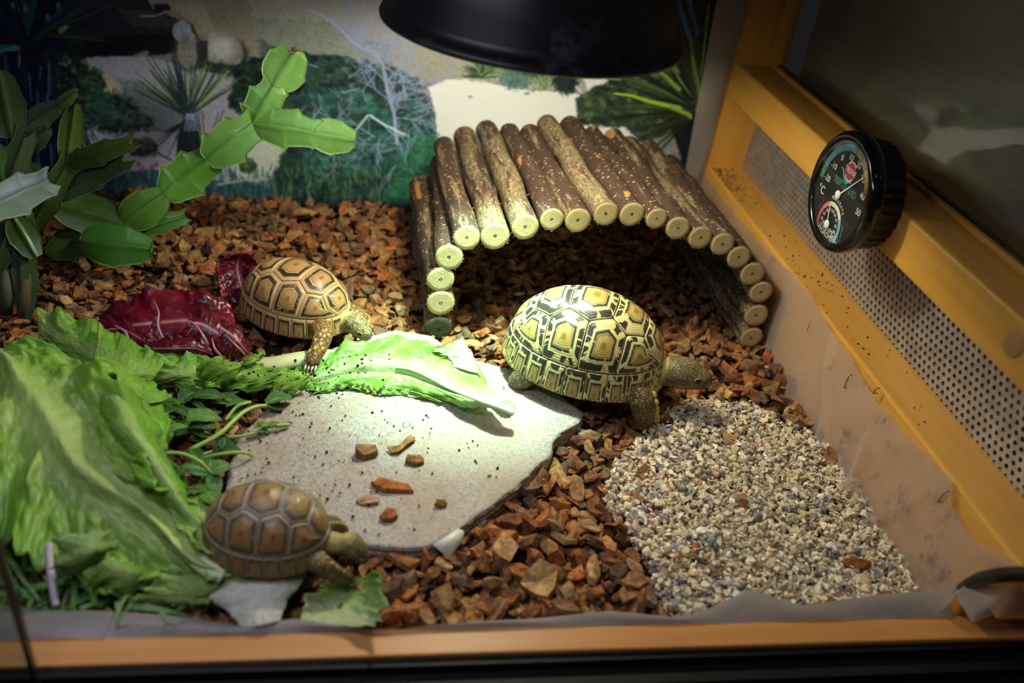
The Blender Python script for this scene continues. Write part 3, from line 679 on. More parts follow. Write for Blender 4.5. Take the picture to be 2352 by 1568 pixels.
def make_log(i, p0, p1, r):
    nr, ns = 30, 22
    t = np.linspace(0, 1, nr); th = np.linspace(0, 2*PI, ns, endpoint=False)
    d = (p1 - p0)/np.linalg.norm(p1 - p0); L = np.linalg.norm(p1 - p0)
    up = np.array([0, 0, 1.0]); s = np.cross(d, up); s /= np.linalg.norm(s); u = np.cross(s, d)
    wob = np.stack([fbm(np.stack([t*3.0, t*0 + i*3.7, t*0 + k], -1), 30 + k, 2) for k in (0, 1)], 1)*0.0055*np.sin(t*PI)[:, None]
    rad = r*(1 + 0.05*fbm(np.stack([t*5, t*0 + i*1.9, t*0], -1), 40, 3) - 0.04*t)
    # one knot swelling per stick
    kt, ka = rng.uniform(0.2, 0.9), rng.uniform(0, 2*PI)
    V = []; A = []
    for a in range(nr):
        c = p0 + d*L*t[a] + s*wob[a, 0] + u*wob[a, 1]
        rr_ = rad[a]*(1 + 0.035*noise3(np.stack([np.cos(th)*1.3, np.sin(th)*1.3, th*0 + t[a]*9 + i], -1), 50)
              + 0.16*np.exp(-((t[a]-kt)/0.03)**2)*np.exp(-(((th-ka+PI) % (2*PI) - PI)/0.7)**2))
        V.append(c + s*(np.cos(th)*rr_)[:, None] + u*(np.sin(th)*rr_)[:, None])
        A.append(np.stack([np.cos(th), np.sin(th), th*0 + t[a]*L], 1))
    V = np.concatenate(V); A = np.concatenate(A)
    F = [list(map(int, f)) for f in grid_faces(nr, ns, True)]
    lo = obj('log', mesh('log', V - np.array(tun.location), F, Mk.m, attrs={'axial': A}), tun)
    for e, ring0 in ((0, V[:ns]), (nr-1, V[-ns:])):
        c = ring0.mean(0); sg = -1 if e == 0 else 1
        rings = []; ra = []
        for k, f in enumerate((1.0, 0.97, 0.7, 0.4, 0.12)):
            rings.append(c + (ring0 - c)*f + d*sg*(0.0 if k == 0 else 0.0007)); ra += [f]*ns
        CV = np.concatenate(rings + [[c + d*sg*0.0007]]); ra.append(0)
        CF = [list(map(int, f)) for f in grid_faces(5, ns, True)] + [[4*ns + j, 4*ns + (j+1) % ns, 5*ns] for j in range(ns)]
        # frayed fibres round the saw cut
        fv, ff = [], []
        for _ in range(26 if e == 0 else 0):
            a = rng.uniform(0, 2*PI); j = a/(2*PI)*ns; b = ring0[int(j) % ns]*(1-(j % 1)) + ring0[(int(j)+1) % ns]*(j % 1)
            o_ = (b - c)/np.linalg.norm(b - c); tn = np.cross(o_, d)
            q = b + o_*rng.uniform(0.0006, 0.0018) + d*sg*rng.uniform(-0.0004, 0.0012) + tn*rng.uniform(-0.0012, 0.0012)
            n0 = len(CV) + len(fv); fv += [b - tn*0.0004, b + tn*0.0004, q]; ff.append([n0, n0+1, n0+2]); ra += [0.8]*3
        if fv: CV = np.concatenate([CV, fv]); CF = CF + ff
        ce = obj('cut_end', mesh('cut_end', CV - np.array(tun.location), CF, Mcm.m if (i == 0 and e == 0) else Mcut.m, attrs={'ring': np.array(ra)}), lo)
        if i == 0 and e == 0: ce['label'] = 'dark mossy cut end'
    return lo
for i, (a, b) in enumerate(fronts):
    f = py(a, b, 0.74)
    if i + 1 in backs: bk = np.array([*backs[i+1], f[2] - 0.001])
    else: bk = np.array([f[0] + (-0.010 if i < 5 else 0.0), 0.972 + 0.012*math.sin(i*2.3), f[2]])
    if i >= 16: bk[0] = f[0] - 0.006
    make_log(i, f, bk, frad[i]*(1.04))
# wires that thread the sticks together, seen only between them
Mwi = Mat('rusty_wire', (0.10, 0.05, 0.03), 0.6, Metallic=0.6).m
for yy in (0.80, 0.92):
    P = [py(a, b, 0.74) for a, b in fronts]; P = np.array([(p[0] - 0.01*(yy-0.74)/0.24, yy, p[2]) for p in P])
    V1, F1 = tube_vf(catmull(P, 120), 0.0012, 6); child_mesh('tie_wire', V1, F1, Mwi, tun)
# ================================================================== THERMO-HYGROMETER
TR = 0.0546
Mrot = Matrix(((0, 0, -1, 0), (-1, 0, 0, 0), (0, 1, 0, 0), (0, 0, 0, 1)))    # local x -> -Y, y -> +Z, z -> -X
th_o = thing('thermo_hygrometer', 'round black dial thermometer and hygrometer fixed to the middle wooden rail', 'thermometer', (0.4548, 0.6676, 0.2216))
th_o.rotation_euler = Mrot.to_euler()
Mbl = Mat('gloss_black', (0.006, 0.006, 0.007), 0.12, Coat_Weight=0.5).m
Mdl = Mat('dial_black', (0.010, 0.011, 0.011), 0.55).m
def printm(name, c): return Mat(name, c, 0.6).m
WHITE = printm('print_white', (0.80, 0.80, 0.76)); TEAL = printm('print_teal', (0.10, 0.42, 0.36)); RED = printm('print_red', (0.42, 0.03, 0.06))
# case with ribs round its back
cn, cz = 120, [(0.0, 0.0465), (0.010, 0.0475), (0.016, 0.048), (0.022, 0.0495)]
V1 = []
for z_, r_ in cz:
    for k in range(cn):
        a = 2*PI*k/cn; rb_ = r_ + (0.0016 if (k // 2) % 2 == 0 and z_ < 0.02 else 0)
        V1.append((rb_*math.cos(a), rb_*math.sin(a), z_))
F1 = [list(map(int, f)) for f in grid_faces(len(cz), cn, True)] + [list(range(cn))[::-1], list(range(3*cn, 4*cn))]
obj('case', mesh('case', V1, F1, BLACK_PL, smooth=False), th_o)
bz = [(0.0455, 0.0225), (0.0495, 0.0215), (0.0535, 0.0235), (0.0546, 0.0275), (0.0538, 0.0325), (0.0510, 0.0358), (0.0475, 0.0362), (0.0456, 0.0350), (0.0450, 0.0335), (0.0450, 0.0315)]
V1, F1 = lathe_vf(bz, 96); obj('bezel', mesh('bezel', V1, F1, Mbl), th_o)
V1, F1 = disc_vf(0.0452, 64, 0.0322); dial = obj('dial', mesh('dial', V1, F1, Mdl, smooth=False), th_o)
ZD = 0.0324
def dtext(s, u, v, size, mat, rot=0.0, z=ZD, name='lettering', extr=0.0, outline=None, sx=1.0):
    cu = bpy.data.curves.new('lettering', 'FONT'); cu.body = s; cu.size = size*TR; cu.align_x = 'CENTER'; cu.align_y = 'CENTER'
    if outline: cu.offset = outline
    to = bpy.data.objects.new('lettering_source', cu); COL.objects.link(to)
    bpy.context.view_layer.update()
    me = bpy.data.meshes.new_from_object(to.evaluated_get(bpy.context.evaluated_depsgraph_get()))
    bpy.data.objects.remove(to); me.materials.clear(); me.materials.append(mat); me.name = name
    o = obj(name, me, dial); o.location = (u*TR, v*TR, z); o.rotation_euler = (0, 0, rot); o.scale = (sx, 1, 1)
    return o
def darc(r0, r1, a0, a1, mat_or_cols, name, cx=0.0, cy=0.0, seg=40, z=ZD):
    V, F, C = [], [], []
    for k in range(seg + 1):
        a = math.radians(a0 + (a1-a0)*k/seg)
        for r in (r0, r1): V.append(((cx + r*math.cos(a))*TR, (cy + r*math.sin(a))*TR, z))
        if not isinstance(mat_or_cols, bpy.types.Material):
            t = k/seg*(len(mat_or_cols)-1); i = min(int(t), len(mat_or_cols)-2); f = t - i
            c = np.array(mat_or_cols[i])*(1-f) + np.array(mat_or_cols[i+1])*f; C += [c, c]
    for k in range(seg): F.append((2*k, 2*k+1, 2*k+3, 2*k+2) if a1 < a0 else (2*k+1, 2*k, 2*k+2, 2*k+3))
    if C:
        Ms = Mat('print_scale', rough=0.6); Ms.set('Base Color', Ms.attr('Col'))
        return obj(name, mesh(name, V, F, Ms.m, smooth=False, color=np.array(C)), dial)
    return obj(name, mesh(name, V, F, mat_or_cols, smooth=False), dial)
darc(0.665, 0.775, 184, 52, [(0.06, 0.22, 0.16), (0.10, 0.30, 0.26), (0.13, 0.36, 0.48), (0.17, 0.42, 0.62), (0.22, 0.46, 0.62), (0.55, 0.58, 0.48), (0.72, 0.68, 0.46)], 'temperature_scale')
darc(0.665, 0.775, 52, 20, [(0.75, 0.62, 0.34), (0.34, 0.20, 0.05), (0.08, 0.03, 0.02)], 'warm_scale', seg=12)
V, F = [], []
for k in range(82):                                     # graduation ticks, one printed mark set
    a = math.radians(184 - 132*k/81); w_ = 0.006 if k % 10 else 0.012
    n0 = len(V); r0, r1 = 0.665, 0.775
    for r, s in ((r0, -1), (r1, -1), (r1, 1), (r0, 1)): V.append(((r*math.cos(a) - s*w_*math.sin(a)*0.5)*TR, (r*math.sin(a) + s*w_*math.cos(a)*0.5)*TR, ZD + 0.0001))
    F.append((n0, n0+1, n0+2, n0+3))
obj('graduation_marking', mesh('graduation_marking', V, F, Mdl, smooth=False), dial)
for s, a, r in (('-20', 178, .53), ('-10', 150, .53), ('0', 123, .56), ('10', 96, .58), ('20', 69, .60), ('30', 44, .62), ('40', 19, .64), ('50', -4, .65)):
    dtext(s, r*math.cos(math.radians(a)), r*math.sin(math.radians(a)), 0.145, WHITE)
dtext('\u00b0C', -0.58, -0.21, 0.19, WHITE)
darc(0.0, 0.150, 0, 360, RED, 'logo_disc', 0.06, 0.39, 36)
darc(0.140, 0.158, 40, 150, WHITE, 'logo_arc', 0.06, 0.39, 16, ZD + 0.0001); darc(0.140, 0.158, 220, 330, WHITE, 'logo_arc', 0.06, 0.39, 16, ZD + 0.0001)
dtext('TRIXIE', 0.06, 0.39, 0.125, WHITE, z=ZD + 0.0002)
dtext('REPTILAND', 0.06, 0.115, 0.155, TEAL, z=ZD, outline=0.00022, sx=0.95)
dtext('REPTILAND', 0.06, 0.115, 0.155, Mdl, z=ZD + 0.0001, outline=-0.00012, sx=0.95)
# small lizard emblem above the word
lz = [(-0.25, 0.33), (-0.19, 0.36), (-0.12, 0.33), (-0.06, 0.26), (0.00, 0.225), (0.07, 0.23), (0.10, 0.26), (0.16, 0.27), (0.20, 0.245), (0.15, 0.225), (0.10, 0.205), (0.09, 0.185), (0.02, 0.185), (-0.05, 0.20), (-0.10, 0.245), (-0.15, 0.31), (-0.20, 0.335)]
obj('lizard_emblem', mesh('lizard_emblem', [(a*TR, b*TR, ZD + 0.00005) for a, b in lz], [(i, i+1, 15-i, 16-i) for i in range(7)] + [(7, 8, 9)], TEAL, smooth=False), dial)
hx, hy = -0.03, -0.60
darc(0.31, 0.385, 205, 118, [(0.30, 0.04, 0.07), (0.45, 0.10, 0.12), (0.55, 0.22, 0.22)], 'dry_scale', hx, hy)
darc(0.31, 0.385, 118, 40, [(0.62, 0.50, 0.40), (0.70, 0.66, 0.52), (0.66, 0.66, 0.56)], 'moderate_scale', hx, hy)
darc(0.31, 0.385, 40, -32, [(0.24, 0.45, 0.62), (0.14, 0.38, 0.58), (0.12, 0.40, 0.55)], 'humid_scale', hx, hy)
for k, s in enumerate(('0', '10', '20', '30', '40', '50', '60', '70', '80', '90', '100')):
    a = math.radians(203 - k*23); dtext(s, hx + 0.245*math.cos(a), hy + 0.245*math.sin(a), 0.075, WHITE)
def ctext(s, r, a0, da, size, mat):
    for k, ch in enumerate(s):
        a = a0 + da*k; ar = math.radians(a); dtext(ch, hx + r*math.cos(ar), hy + r*math.sin(ar), size, mat, rot=ar - PI/2)
ctext('DRY', 0.45, 165, -9, 0.085, RED); ctext('MODERATE', 0.45, 108, -8.5, 0.085, WHITE); ctext('HUMID', 0.45, 20, -9, 0.085, printm('print_blue', (0.14, 0.32, 0.5)))
dtext('THERMO-/', 0.06, -0.665, 0.125, WHITE, z=ZD + 0.0001); dtext('HYGROMETER', 0.06, -0.765, 0.125, WHITE, z=ZD + 0.0001)
def needle(u0, v0, u1, v1, w, name):
    d = np.array([u1-u0, v1-v0]); L = np.hypot(*d); d /= L; nrm = np.array([-d[1], d[0]])
    a, b = np.array([u0, v0]), np.array([u1, v1])
    P = [a - nrm*w, a + nrm*w, b + nrm*w*0.6, b - nrm*w*0.6]
    V = [(p[0]*TR, p[1]*TR, z_) for z_ in (0.0332, 0.0336) for p in P]
    return obj(name, mesh(name, V, [(3,2,1,0),(4,5,6,7),(0,1,5,4),(1,2,6,5),(2,3,7,6),(3,0,4,7)], WHITE, smooth=False), th_o)
nd = needle(-0.02, -0.06, 0.47, 0.455, 0.013, 'temperature_needle'); nd['label'] = 'white needle pointing at thirty degrees'
n2 = needle(hx, hy, -0.15, -0.27, 0.012, 'humidity_needle')
for u0, v0, r, par in ((-0.02, -0.06, 0.075, nd), (hx, hy, 0.075, n2)):
    V1, F1 = lathe_vf([(0.0, 0.0012), (r*TR*0.25, 0.0012), (r*TR, 0.0009), (r*TR, 0.0)], 28)
    h = obj('needle_hub', mesh('needle_hub', V1 + (u0*TR, v0*TR, 0.0334), F1, WHITE), par)
V1, F1 = lathe_vf([(0.0, 0.0353), (0.020, 0.0352), (0.0452, 0.0348)], 64)
obj('cover_glass', mesh('cover_glass', V1, F1, glass_mat('cover_glass', (0.97, 0.98, 0.98), 0.05)), th_o)
# ================================================================== STONE SLAB
SLAB_Z = 0.013
slab_px = [(520, 1120), (532, 1060), (548, 1005), (600, 950), (660, 905), (690, 850), (760, 800), (850, 772), (905, 758), (985, 770), (1050, 812), (1110, 832), (1180, 850), (1260, 890), (1342, 947), (1330, 970), (1288, 993), (1269, 1015), (1265, 1042), (1216, 1088), (1150, 1146), (1108, 1176), (1055, 1214), (994, 1249), (940, 1256), (883, 1253), (820, 1245), (700, 1220), (580, 1170)]
sp = np.array([pz(a, b, SLAB_Z)[:2] for a, b in slab_px])
def ragged(poly, step, amp, seed):
    out = []
    for i in range(len(poly)):
        a, b = poly[i], poly[(i+1) % len(poly)]; n = max(1, int(np.hypot(*(b-a))/step))
        for k in range(n): out.append(a + (b-a)*k/n)
    out = np.array(out); c = out.mean(0)
    nn = fbm(np.c_[out*90, np.zeros(len(out))], seed, 3)
    return out + (out - c)/np.linalg.norm(out - c, axis=1)[:, None]*nn[:, None]*amp
sb = ragged(sp, 0.0028, 0.0016, 3); c0 = sb.mean(0); nb = len(sb)
rows, zz = [], []
for f in np.linspace(0.02, 1.0, 46):                         # rings of the top face
    p = c0 + (sb - c0)*f; rows.append(p)
    z = SLAB_Z + 0.0012*fbm(np.c_[p*14, p[:, :1]*0], 5, 3) + 0.0006*fbm(np.c_[p*120, p[:, :1]*0], 6, 2)
    edge = np.clip((f - 0.965)/0.035, 0, 1)
    zz.append(z - 0.0005*edge**2)
for k, (off, z) in enumerate(((0.0010, -0.003), (0.0002, -0.006), (0.0016, -0.0085), (0.0004, -0.012), (0.0012, -0.016), (-0.001, -0.025))):    # layered broken side
    d = (sb - c0)/np.linalg.norm(sb - c0, axis=1)[:, None]
    nn = fbm(np.c_[sb*160, np.full(nb, k*1.7)], 7, 3)
    rows.append(sb + d*(off + 0.0013*nn)[:, None]); zz.append(np.full(nb, SLAB_Z + z) + 0.0008*nn)
SV = np.concatenate([np.c_[r_, z_] for r_, z_ in zip(rows, zz)])
SF = [list(map(int, f[::-1])) for f in grid_faces(len(rows), nb, True)] + [list(range(nb))]
Ms = Mat('quartzite', rough=0.5)
vs = Ms.coord('Object')
g1 = Ms.noise(vs, 330, 4, 0.8); g2 = Ms.noise(vs, 18, 5, 0.7); g3 = Ms.voro(vs, 620, out='Color')
sepc = Ms.n('ShaderNodeSeparateColor', {0: g3}).outputs[0]
col = Ms.ramp(g1, [(0.3, (0.19, 0.165, 0.14)), (0.5, (0.37, 0.335, 0.29)), (0.72, (0.54, 0.49, 0.43))])
col = Ms.mix(Ms.math('MULTIPLY', Ms.step(g2, 0.42, 0.62), 0.55), col, (0.33, 0.235, 0.155))
col = Ms.mix(Ms.math('MULTIPLY', Ms.step(sepc, 0.88, 0.92), 0.35), col, (0.16, 0.14, 0.12))
col = Ms.mix(Ms.math('MULTIPLY', Ms.step(Ms.noise(Ms.mapping(vs, (60, 60, 500), rot=(0, 0, 0.6)), 1.0, 4), 0.62, 0.7), 0.3), col, (0.22, 0.17, 0.12))
Ms.set('Base Color', col)
Ms.set('Roughness', Ms.ramp(sepc, [(0.0, (0.55,)*3), (0.75, (0.6,)*3), (0.92, (0.16,)*3), (1.0, (0.12,)*3)]))
Ms.bump(Ms.math('ADD', g1, Ms.math('MULTIPLY', sepc, 0.5)), 0.55, 0.0012)
slab_me = mesh('stone_slab', SV - np.r_[c0, 0], SF, Ms.m)
fl_ = np.ones(len(slab_me.polygons), bool); fl_[45*nb:] = False; slab_me.polygons.foreach_set('use_smooth', fl_)
slab_o = obj('stone_slab', slab_me, None, (c0[0], c0[1], 0))
tag(slab_o, 'flat grey speckled stone slab with a broken edge lying in the bark', 'stone')
# ================================================================== BARK LITTER AND SHELL GRAVEL
grav_px = [(1500, 965), (1560, 925), (1625, 905), (1700, 925), (1800, 958), (1900, 1010), (1940, 1045), (2000, 1130), (2040, 1200), (2100, 1280), (2170, 1350), (1900, 1395), (1620, 1410), (1545, 1395), (1500, 1330), (1470, 1260), (1420, 1200), (1390, 1130), (1405, 1070), (1450, 1020)]
gpoly = np.array([pz(a, b, 0.004)[:2] for a, b in grav_px])
slab_in = c0 + (sb - c0)*0.985
def mk_chip(seed, size, flat, ncorner=7, elong=0.62, curl=1.0):
    r = np.random.default_rng(seed)
    a = np.sort(np.linspace(0, 2*PI, ncorner, endpoint=False) + r.uniform(-0.34, 0.34, ncorner))
    rad = r.uniform(0.72, 1.12, ncorner); el = elong*r.uniform(0.6, 1.35)
    x, y = np.cos(a)*rad*size, np.sin(a)*rad*size*el
    th = size*flat*r.uniform(0.6, 1.4); k = r.uniform(-0.5, 0.9)*curl/size
    tw = r.uniform(-0.25, 0.25)*curl/size
    cz_ = -k*y*y + tw*x*y
    top = np.stack([x*0.95, y*0.92, th/2 + cz_ + r.uniform(-0.35, 0.35, ncorner)*th], 1)
    bot = np.stack([x, y, -th/2 + cz_ + r.uniform(-0.3, 0.3, ncorner)*th], 1)
    ct = np.array([[0, 0, th*r.uniform(0.3, 1.2)], [0, 0, -th*0.6]])
    V = np.concatenate([bot, top, ct]); n = ncorner
    F = [(i, (i+1) % n, n+(i+1) % n) for i in range(n)] + [(i, n+(i+1) % n, n+i) for i in range(n)] + [(n+i, n+(i+1) % n, 2*n) for i in range(n)] + [((i+1) % n, i, 2*n+1) for i in range(n)]
    return V, np.array(F)
BARKC = np.array([(0.50, 0.18, 0.050), (0.37, 0.145, 0.050), (0.52, 0.27, 0.095), (0.60, 0.36, 0.15), (0.29, 0.115, 0.045), (0.42, 0.23, 0.095), (0.20, 0.105, 0.055), (0.55, 0.21, 0.06), (0.36, 0.20, 0.09), (0.30, 0.19, 0.105)])
Mch = Mat('bark_chip', rough=0.82)
vc = Mch.coord('Object'); ca = Mch.attr('Col')
nz1 = Mch.noise(Mch.mapping(vc, (1, 1, 1)), 170, 5, 0.75); nz2 = Mch.noise(Mch.mapping(vc, (60, 260, 120)), 1.0, 4, 0.7)
cm = Mch.mix(Mch.step(nz1, 0.35, 0.68), Mch.mix(1.0, ca, (0.42, 0.38, 0.36), 'MULTIPLY'), ca)
cm = Mch.mix(Mch.math('MULTIPLY', Mch.step(nz2, 0.58, 0.72), 0.5), cm, (0.50, 0.27, 0.11))
cm = Mch.mix(Mch.math('MULTIPLY', Mch.step(nz1, 0.40, 0.28), 0.7), cm, (0.035, 0.018, 0.010))
Mch.set('Base Color', cm); Mch.set('Specular IOR Level', 0.25)
Mch.bump(Mch.math('ADD', nz1, Mch.math('MULTIPLY', nz2, 0.7)), 0.9, 0.0022)
Msh2 = Mat('shell_grit', rough=0.6)
cs = Msh2.attr('Col'); Msh2.set('Base Color', Msh2.mix(Msh2.math('MULTIPLY', Msh2.step(Msh2.noise(Msh2.coord(), 420, 3, 0.6), 0.55, 0.7), 0.35), cs, (0.30, 0.25, 0.19)))
SHELLC = 1.12*np.array([(0.66, 0.56, 0.37), (0.60, 0.49, 0.30), (0.72, 0.64, 0.47), (0.52, 0.42, 0.25), (0.70, 0.66, 0.57), (0.34, 0.31, 0.26), (0.22, 0.22, 0.24), (0.50, 0.36, 0.28), (0.27, 0.24, 0.30), (0.52, 0.45, 0.28), (0.40, 0.35, 0.26)])
def rot_mats(n, tilt, r):
    z = r.uniform(0, 2*PI, n); t = r.normal(0, tilt, n); d = r.uniform(0, 2*PI, n)
    cz, sz = np.cos(z), np.sin(z); Z = np.zeros((n, 3, 3)); Z[:, 0, 0] = cz; Z[:, 0, 1] = -sz; Z[:, 1, 0] = sz; Z[:, 1, 1] = cz; Z[:, 2, 2] = 1
    ax = np.stack([np.cos(d), np.sin(d), d*0], 1); K = np.zeros((n, 3, 3))
    K[:, 0, 1], K[:, 0, 2], K[:, 1, 0], K[:, 1, 2], K[:, 2, 0], K[:, 2, 1] = -ax[:, 2], ax[:, 1], ax[:, 2], -ax[:, 0], -ax[:, 1], ax[:, 0]
    Rr = np.eye(3) + np.sin(t)[:, None, None]*K + (1-np.cos(t))[:, None, None]*(K @ K)
    return Rr @ Z
def scatter_stuff(name, protos, pos, R3, scale, cols, mat, label, cat):
    V, F, C, off = [], [], [], 0
    pid = rng.integers(0, len(protos), len(pos))
    for p in range(len(protos)):
        idx = np.where(pid == p)[0]
        if not len(idx): continue
        pvv, pff = protos[p]
        vv_ = np.einsum('nij,vj->nvi', R3[idx], pvv)*scale[idx, None, None] + pos[idx, None]
        ff_ = pff[None] + (np.arange(len(idx))*len(pvv))[:, None, None] + off
        V.append(vv_.reshape(-1, 3)); F.append(ff_.reshape(-1, 3)); C.append(np.repeat(cols[idx], len(pvv), 0)); off += len(idx)*len(pvv)
    o = obj(name, mesh(name, np.concatenate(V), np.concatenate(F), mat, smooth=False, color=np.concatenate(C)))
    return tag(o, label, cat, kind='stuff')
protos = [mk_chip(100 + k, 0.0112, (0.14, 0.22, 0.42)[k % 3], 7 + k % 3, (0.52, 0.66, 0.45, 0.74)[k % 4], 1.5) for k in range(24)]
def bark_ok(x, y):
    e = 0.012*fbm(np.stack([x*40, y*40, x*0], -1), 77, 2)
    inside = inpoly(x + e, y - e, gpoly) & (rng.uniform(0, 1, x.shape) < 0.96)
    return ~inside & ~inpoly(x, y, slab_in) & (x < 0.448) & (y > 0.386) & (y < 1.034)
def bark_z(x, y):                                            # the litter lies a little higher at the back
    return 0.004*np.clip((y - 0.8)/0.2, 0, 1) + 0.0035*fbm(np.stack([x*14, y*14, x*0], -1), 70, 2)
N = 11500
X = rng.uniform(-0.50, 0.45, N); Y = rng.uniform(0.386, 1.036, N); k_ = bark_ok(X, Y); X, Y = X[k_], Y[k_]
Zc = rng.uniform(-0.012, 0.004, len(X)) + bark_z(X, Y)
cols = BARKC[rng.integers(0, len(BARKC), len(X))]*rng.uniform(0.75, 1.25, (len(X), 1))
scatter_stuff('bark_litter', protos, np.stack([X, Y, Zc], 1), rot_mats(len(X), 0.62, rng), rng.uniform(0.42, 1.05, len(X)), cols, Mch.m, 'thick bed of brown and reddish bark chips covering the floor', 'bark litter')
# the 300 that show largest, each a thing of its own
chip_me = []
for k in range(36):
    V, F = protos[k % 24] if k < 24 else mk_chip(300 + k, 0.0100, 0.5, 9)
    chip_me.append(mesh('bark_chip', V*rng.uniform(0.95, 1.2), F, Mch.m, smooth=False, color=np.tile(BARKC[k % len(BARKC)]*rng.uniform(0.8, 1.3), (len(V), 1))))
CHIPNAME = ['rusty orange', 'reddish brown', 'tan', 'pale tan', 'dark red', 'mid brown', 'near-black', 'orange brown', 'dull brown', 'grey brown']
LATE = {}
def late_label(o, text, x): LATE.setdefault(text, []).append((-x, o))
ORD = 'first second third fourth fifth sixth seventh eighth ninth tenth eleventh twelfth'.split()
def finish_labels():
    """like things of one look and place are told apart by their order from the side wall"""
    for t, l in LATE.items():
        l.sort(key=lambda q: q[0])
        for i, (_, o) in enumerate(l): o['label'] = t if len(l) == 1 else t + ', ' + (ORD[i] if i < 12 else 'a later one') + ' from the side wall'
def chip_place(x, y):
    if y > 0.94: return 'at the poster foot'
    if 0.08 < x < 0.43 and y > 0.735: return 'in the tunnel mouth'
    if x < 0.08 and y > 0.84: return 'in front of the poster'
    if x < 0.12 and y > 0.70: return 'near the small tan tortoise'
    if y > 0.62: return 'beside the largest tortoise' if x < 0.36 else 'by the plastic liner'
    if y > 0.52: return 'between slab and gravel'
    if y > 0.45: return 'below the slab'
    return 'along the front rail'
SCX = pz(1032, 1245, 0.01)
cnt = 0; placed = []; tries = 0
def blocked(x, y):
    # under the animals, the tunnel's legs, the leaves at the near side
    if 0.05 < x < 0.45 and 0.74 < y < 1.0 and not (0.105 < x < 0.40 and y < 0.80): return True
    if np.hypot((x-0.217)/0.09, (y-0.661)/0.075) < 1 or np.hypot((x+0.057)/0.07, (y-0.742)/0.055) < 1: return True
    if np.hypot((x+0.052)/0.06, (y-0.437)/0.05) < 1: return True
    if x < -0.19 and y > 0.70: return True
    if np.hypot(x - SCX[0], y - SCX[1]) < 0.024: return True
    return inpoly(np.array(x), np.array(y), np.array([(-0.35, 0.37), (0.0, 0.39), (0.005, 0.47), (-0.08, 0.56), (-0.05, 0.70), (-0.09, 0.78), (-0.22, 0.80), (-0.40, 0.75)]))
while cnt < 292 and tries < 60000:
    tries += 1
    x, y = rng.uniform(-0.20, 0.445), rng.uniform(0.388, 1.03)
    if rng.uniform() > (1.0 if y < 0.75 else 0.35): continue
    if blocked(x, y) or not bark_ok(np.array([x]), np.array([y]))[0]: continue
    if any((x-a)**2 + (y-b)**2 < 0.0098**2 for a, b in placed): continue
    placed.append((x, y))
    o = obj('bark_chip', chip_me[cnt % len(chip_me)])
    o.location = (x, y, float(bark_z(np.array(x), np.array(y))) + rng.uniform(0.0025, 0.006))
    M3 = rot_mats(1, 0.5, rng)[0]; o.rotation_euler = Matrix(M3.tolist()).to_euler()
    s = rng.uniform(0.75, 1.25); o.scale = (s, s*rng.uniform(0.8, 1.1), s*rng.uniform(0.9, 1.5))
    k36 = cnt % 36; nm = CHIPNAME[k36 % len(BARKC)]; kk = k36 % 24 if k36 < 24 else 2
    late_label(o, ('large ' if s > 1.08 else 'small ' if s < 0.9 else '') + ('flat ', 'curled ', 'chunky ')[kk % 3] + nm + ' bark chip ' + chip_place(x, y), x)
    tag(o, None, 'bark chip', 'bark chips on top of the litter'); cnt += 1
# chips that lie alone on the slab
def lone_chip(pxy, size, elong, thick, colr, label, rotz, seed, zoff=0.0, nc=8):
    p = pz(*pxy, SLAB_Z); V, F = mk_chip(seed, size, thick, nc, elong, 0.5)
    o = obj('bark_chip', mesh('bark_chip', V, F, Mch.m, smooth=False, color=np.tile(colr, (len(V), 1))), None, (p[0], p[1], SLAB_Z + size*thick*0.55 + 0.0006 + zoff))
    o.rotation_euler = (rng.uniform(-.1, .1), rng.uniform(-.1, .1), rotz); tag(o, label, 'bark chip')
lone_chip((842, 1046), 0.0108, 0.6, 0.55, (0.40, 0.23, 0.09), 'knobbly brown bark chip on the slab, the one nearest the herbs', 0.25, 501)
lone_chip((951, 1062), 0.0085, 0.75, 0.6, (0.42, 0.20, 0.07), 'small chunky tan bark chip on the slab below the curled strip', 0.1, 502)
lone_chip((897, 1120), 0.0190, 0.36, 0.16, (0.52, 0.18, 0.045), 'largest flat orange bark chip lying on the stone slab', -0.18, 503, nc=9)
lone_chip((843, 1152), 0.0095, 0.55, 0.22, (0.58, 0.38, 0.24), 'pale pinkish translucent flake on the slab beside the large orange chip', -0.1, 504)
lone_chip((893, 1189), 0.0070, 0.9, 0.5, (0.48, 0.15, 0.05), 'small round reddish chip on the slab near its lower edge', 0.6, 505)
lone_chip((1013, 1160), 0.0056, 0.7, 0.6, (0.46, 0.22, 0.08), 'tiny block-like chip alone near the broken slab edge', 0.3, 506)
sx_ = catmull([pz(894, 1033, SLAB_Z + .003), pz(915, 1029, SLAB_Z + .005), pz(925, 1022, SLAB_Z + .004), pz(938, 1010, SLAB_Z + .006), pz(949, 1004, SLAB_Z + .003)], 14)
V = []
for i, p in enumerate(sx_):
    w_ = 0.0022 + 0.0014*(abs(i/13-0.5)*2)**2
    V += [p + (-w_*0.5, w_, 0.0008), p + (w_*0.5, -w_, 0.0), p + (w_*0.5, -w_, -0.0012), p + (-w_*0.5, w_, -0.0006)]
V = np.array(V); tag(obj('bark_strip', mesh('bark_strip', V, [list(map(int, f)) for f in grid_faces(14, 4, True)] + [(0,1,2,3), (55,54,53,52)], Mch.m, smooth=False, color=np.tile((0.46, 0.24, 0.08), (56, 1)))), 'thin curled strip of orange bark on the slab above the chips', 'bark strip')
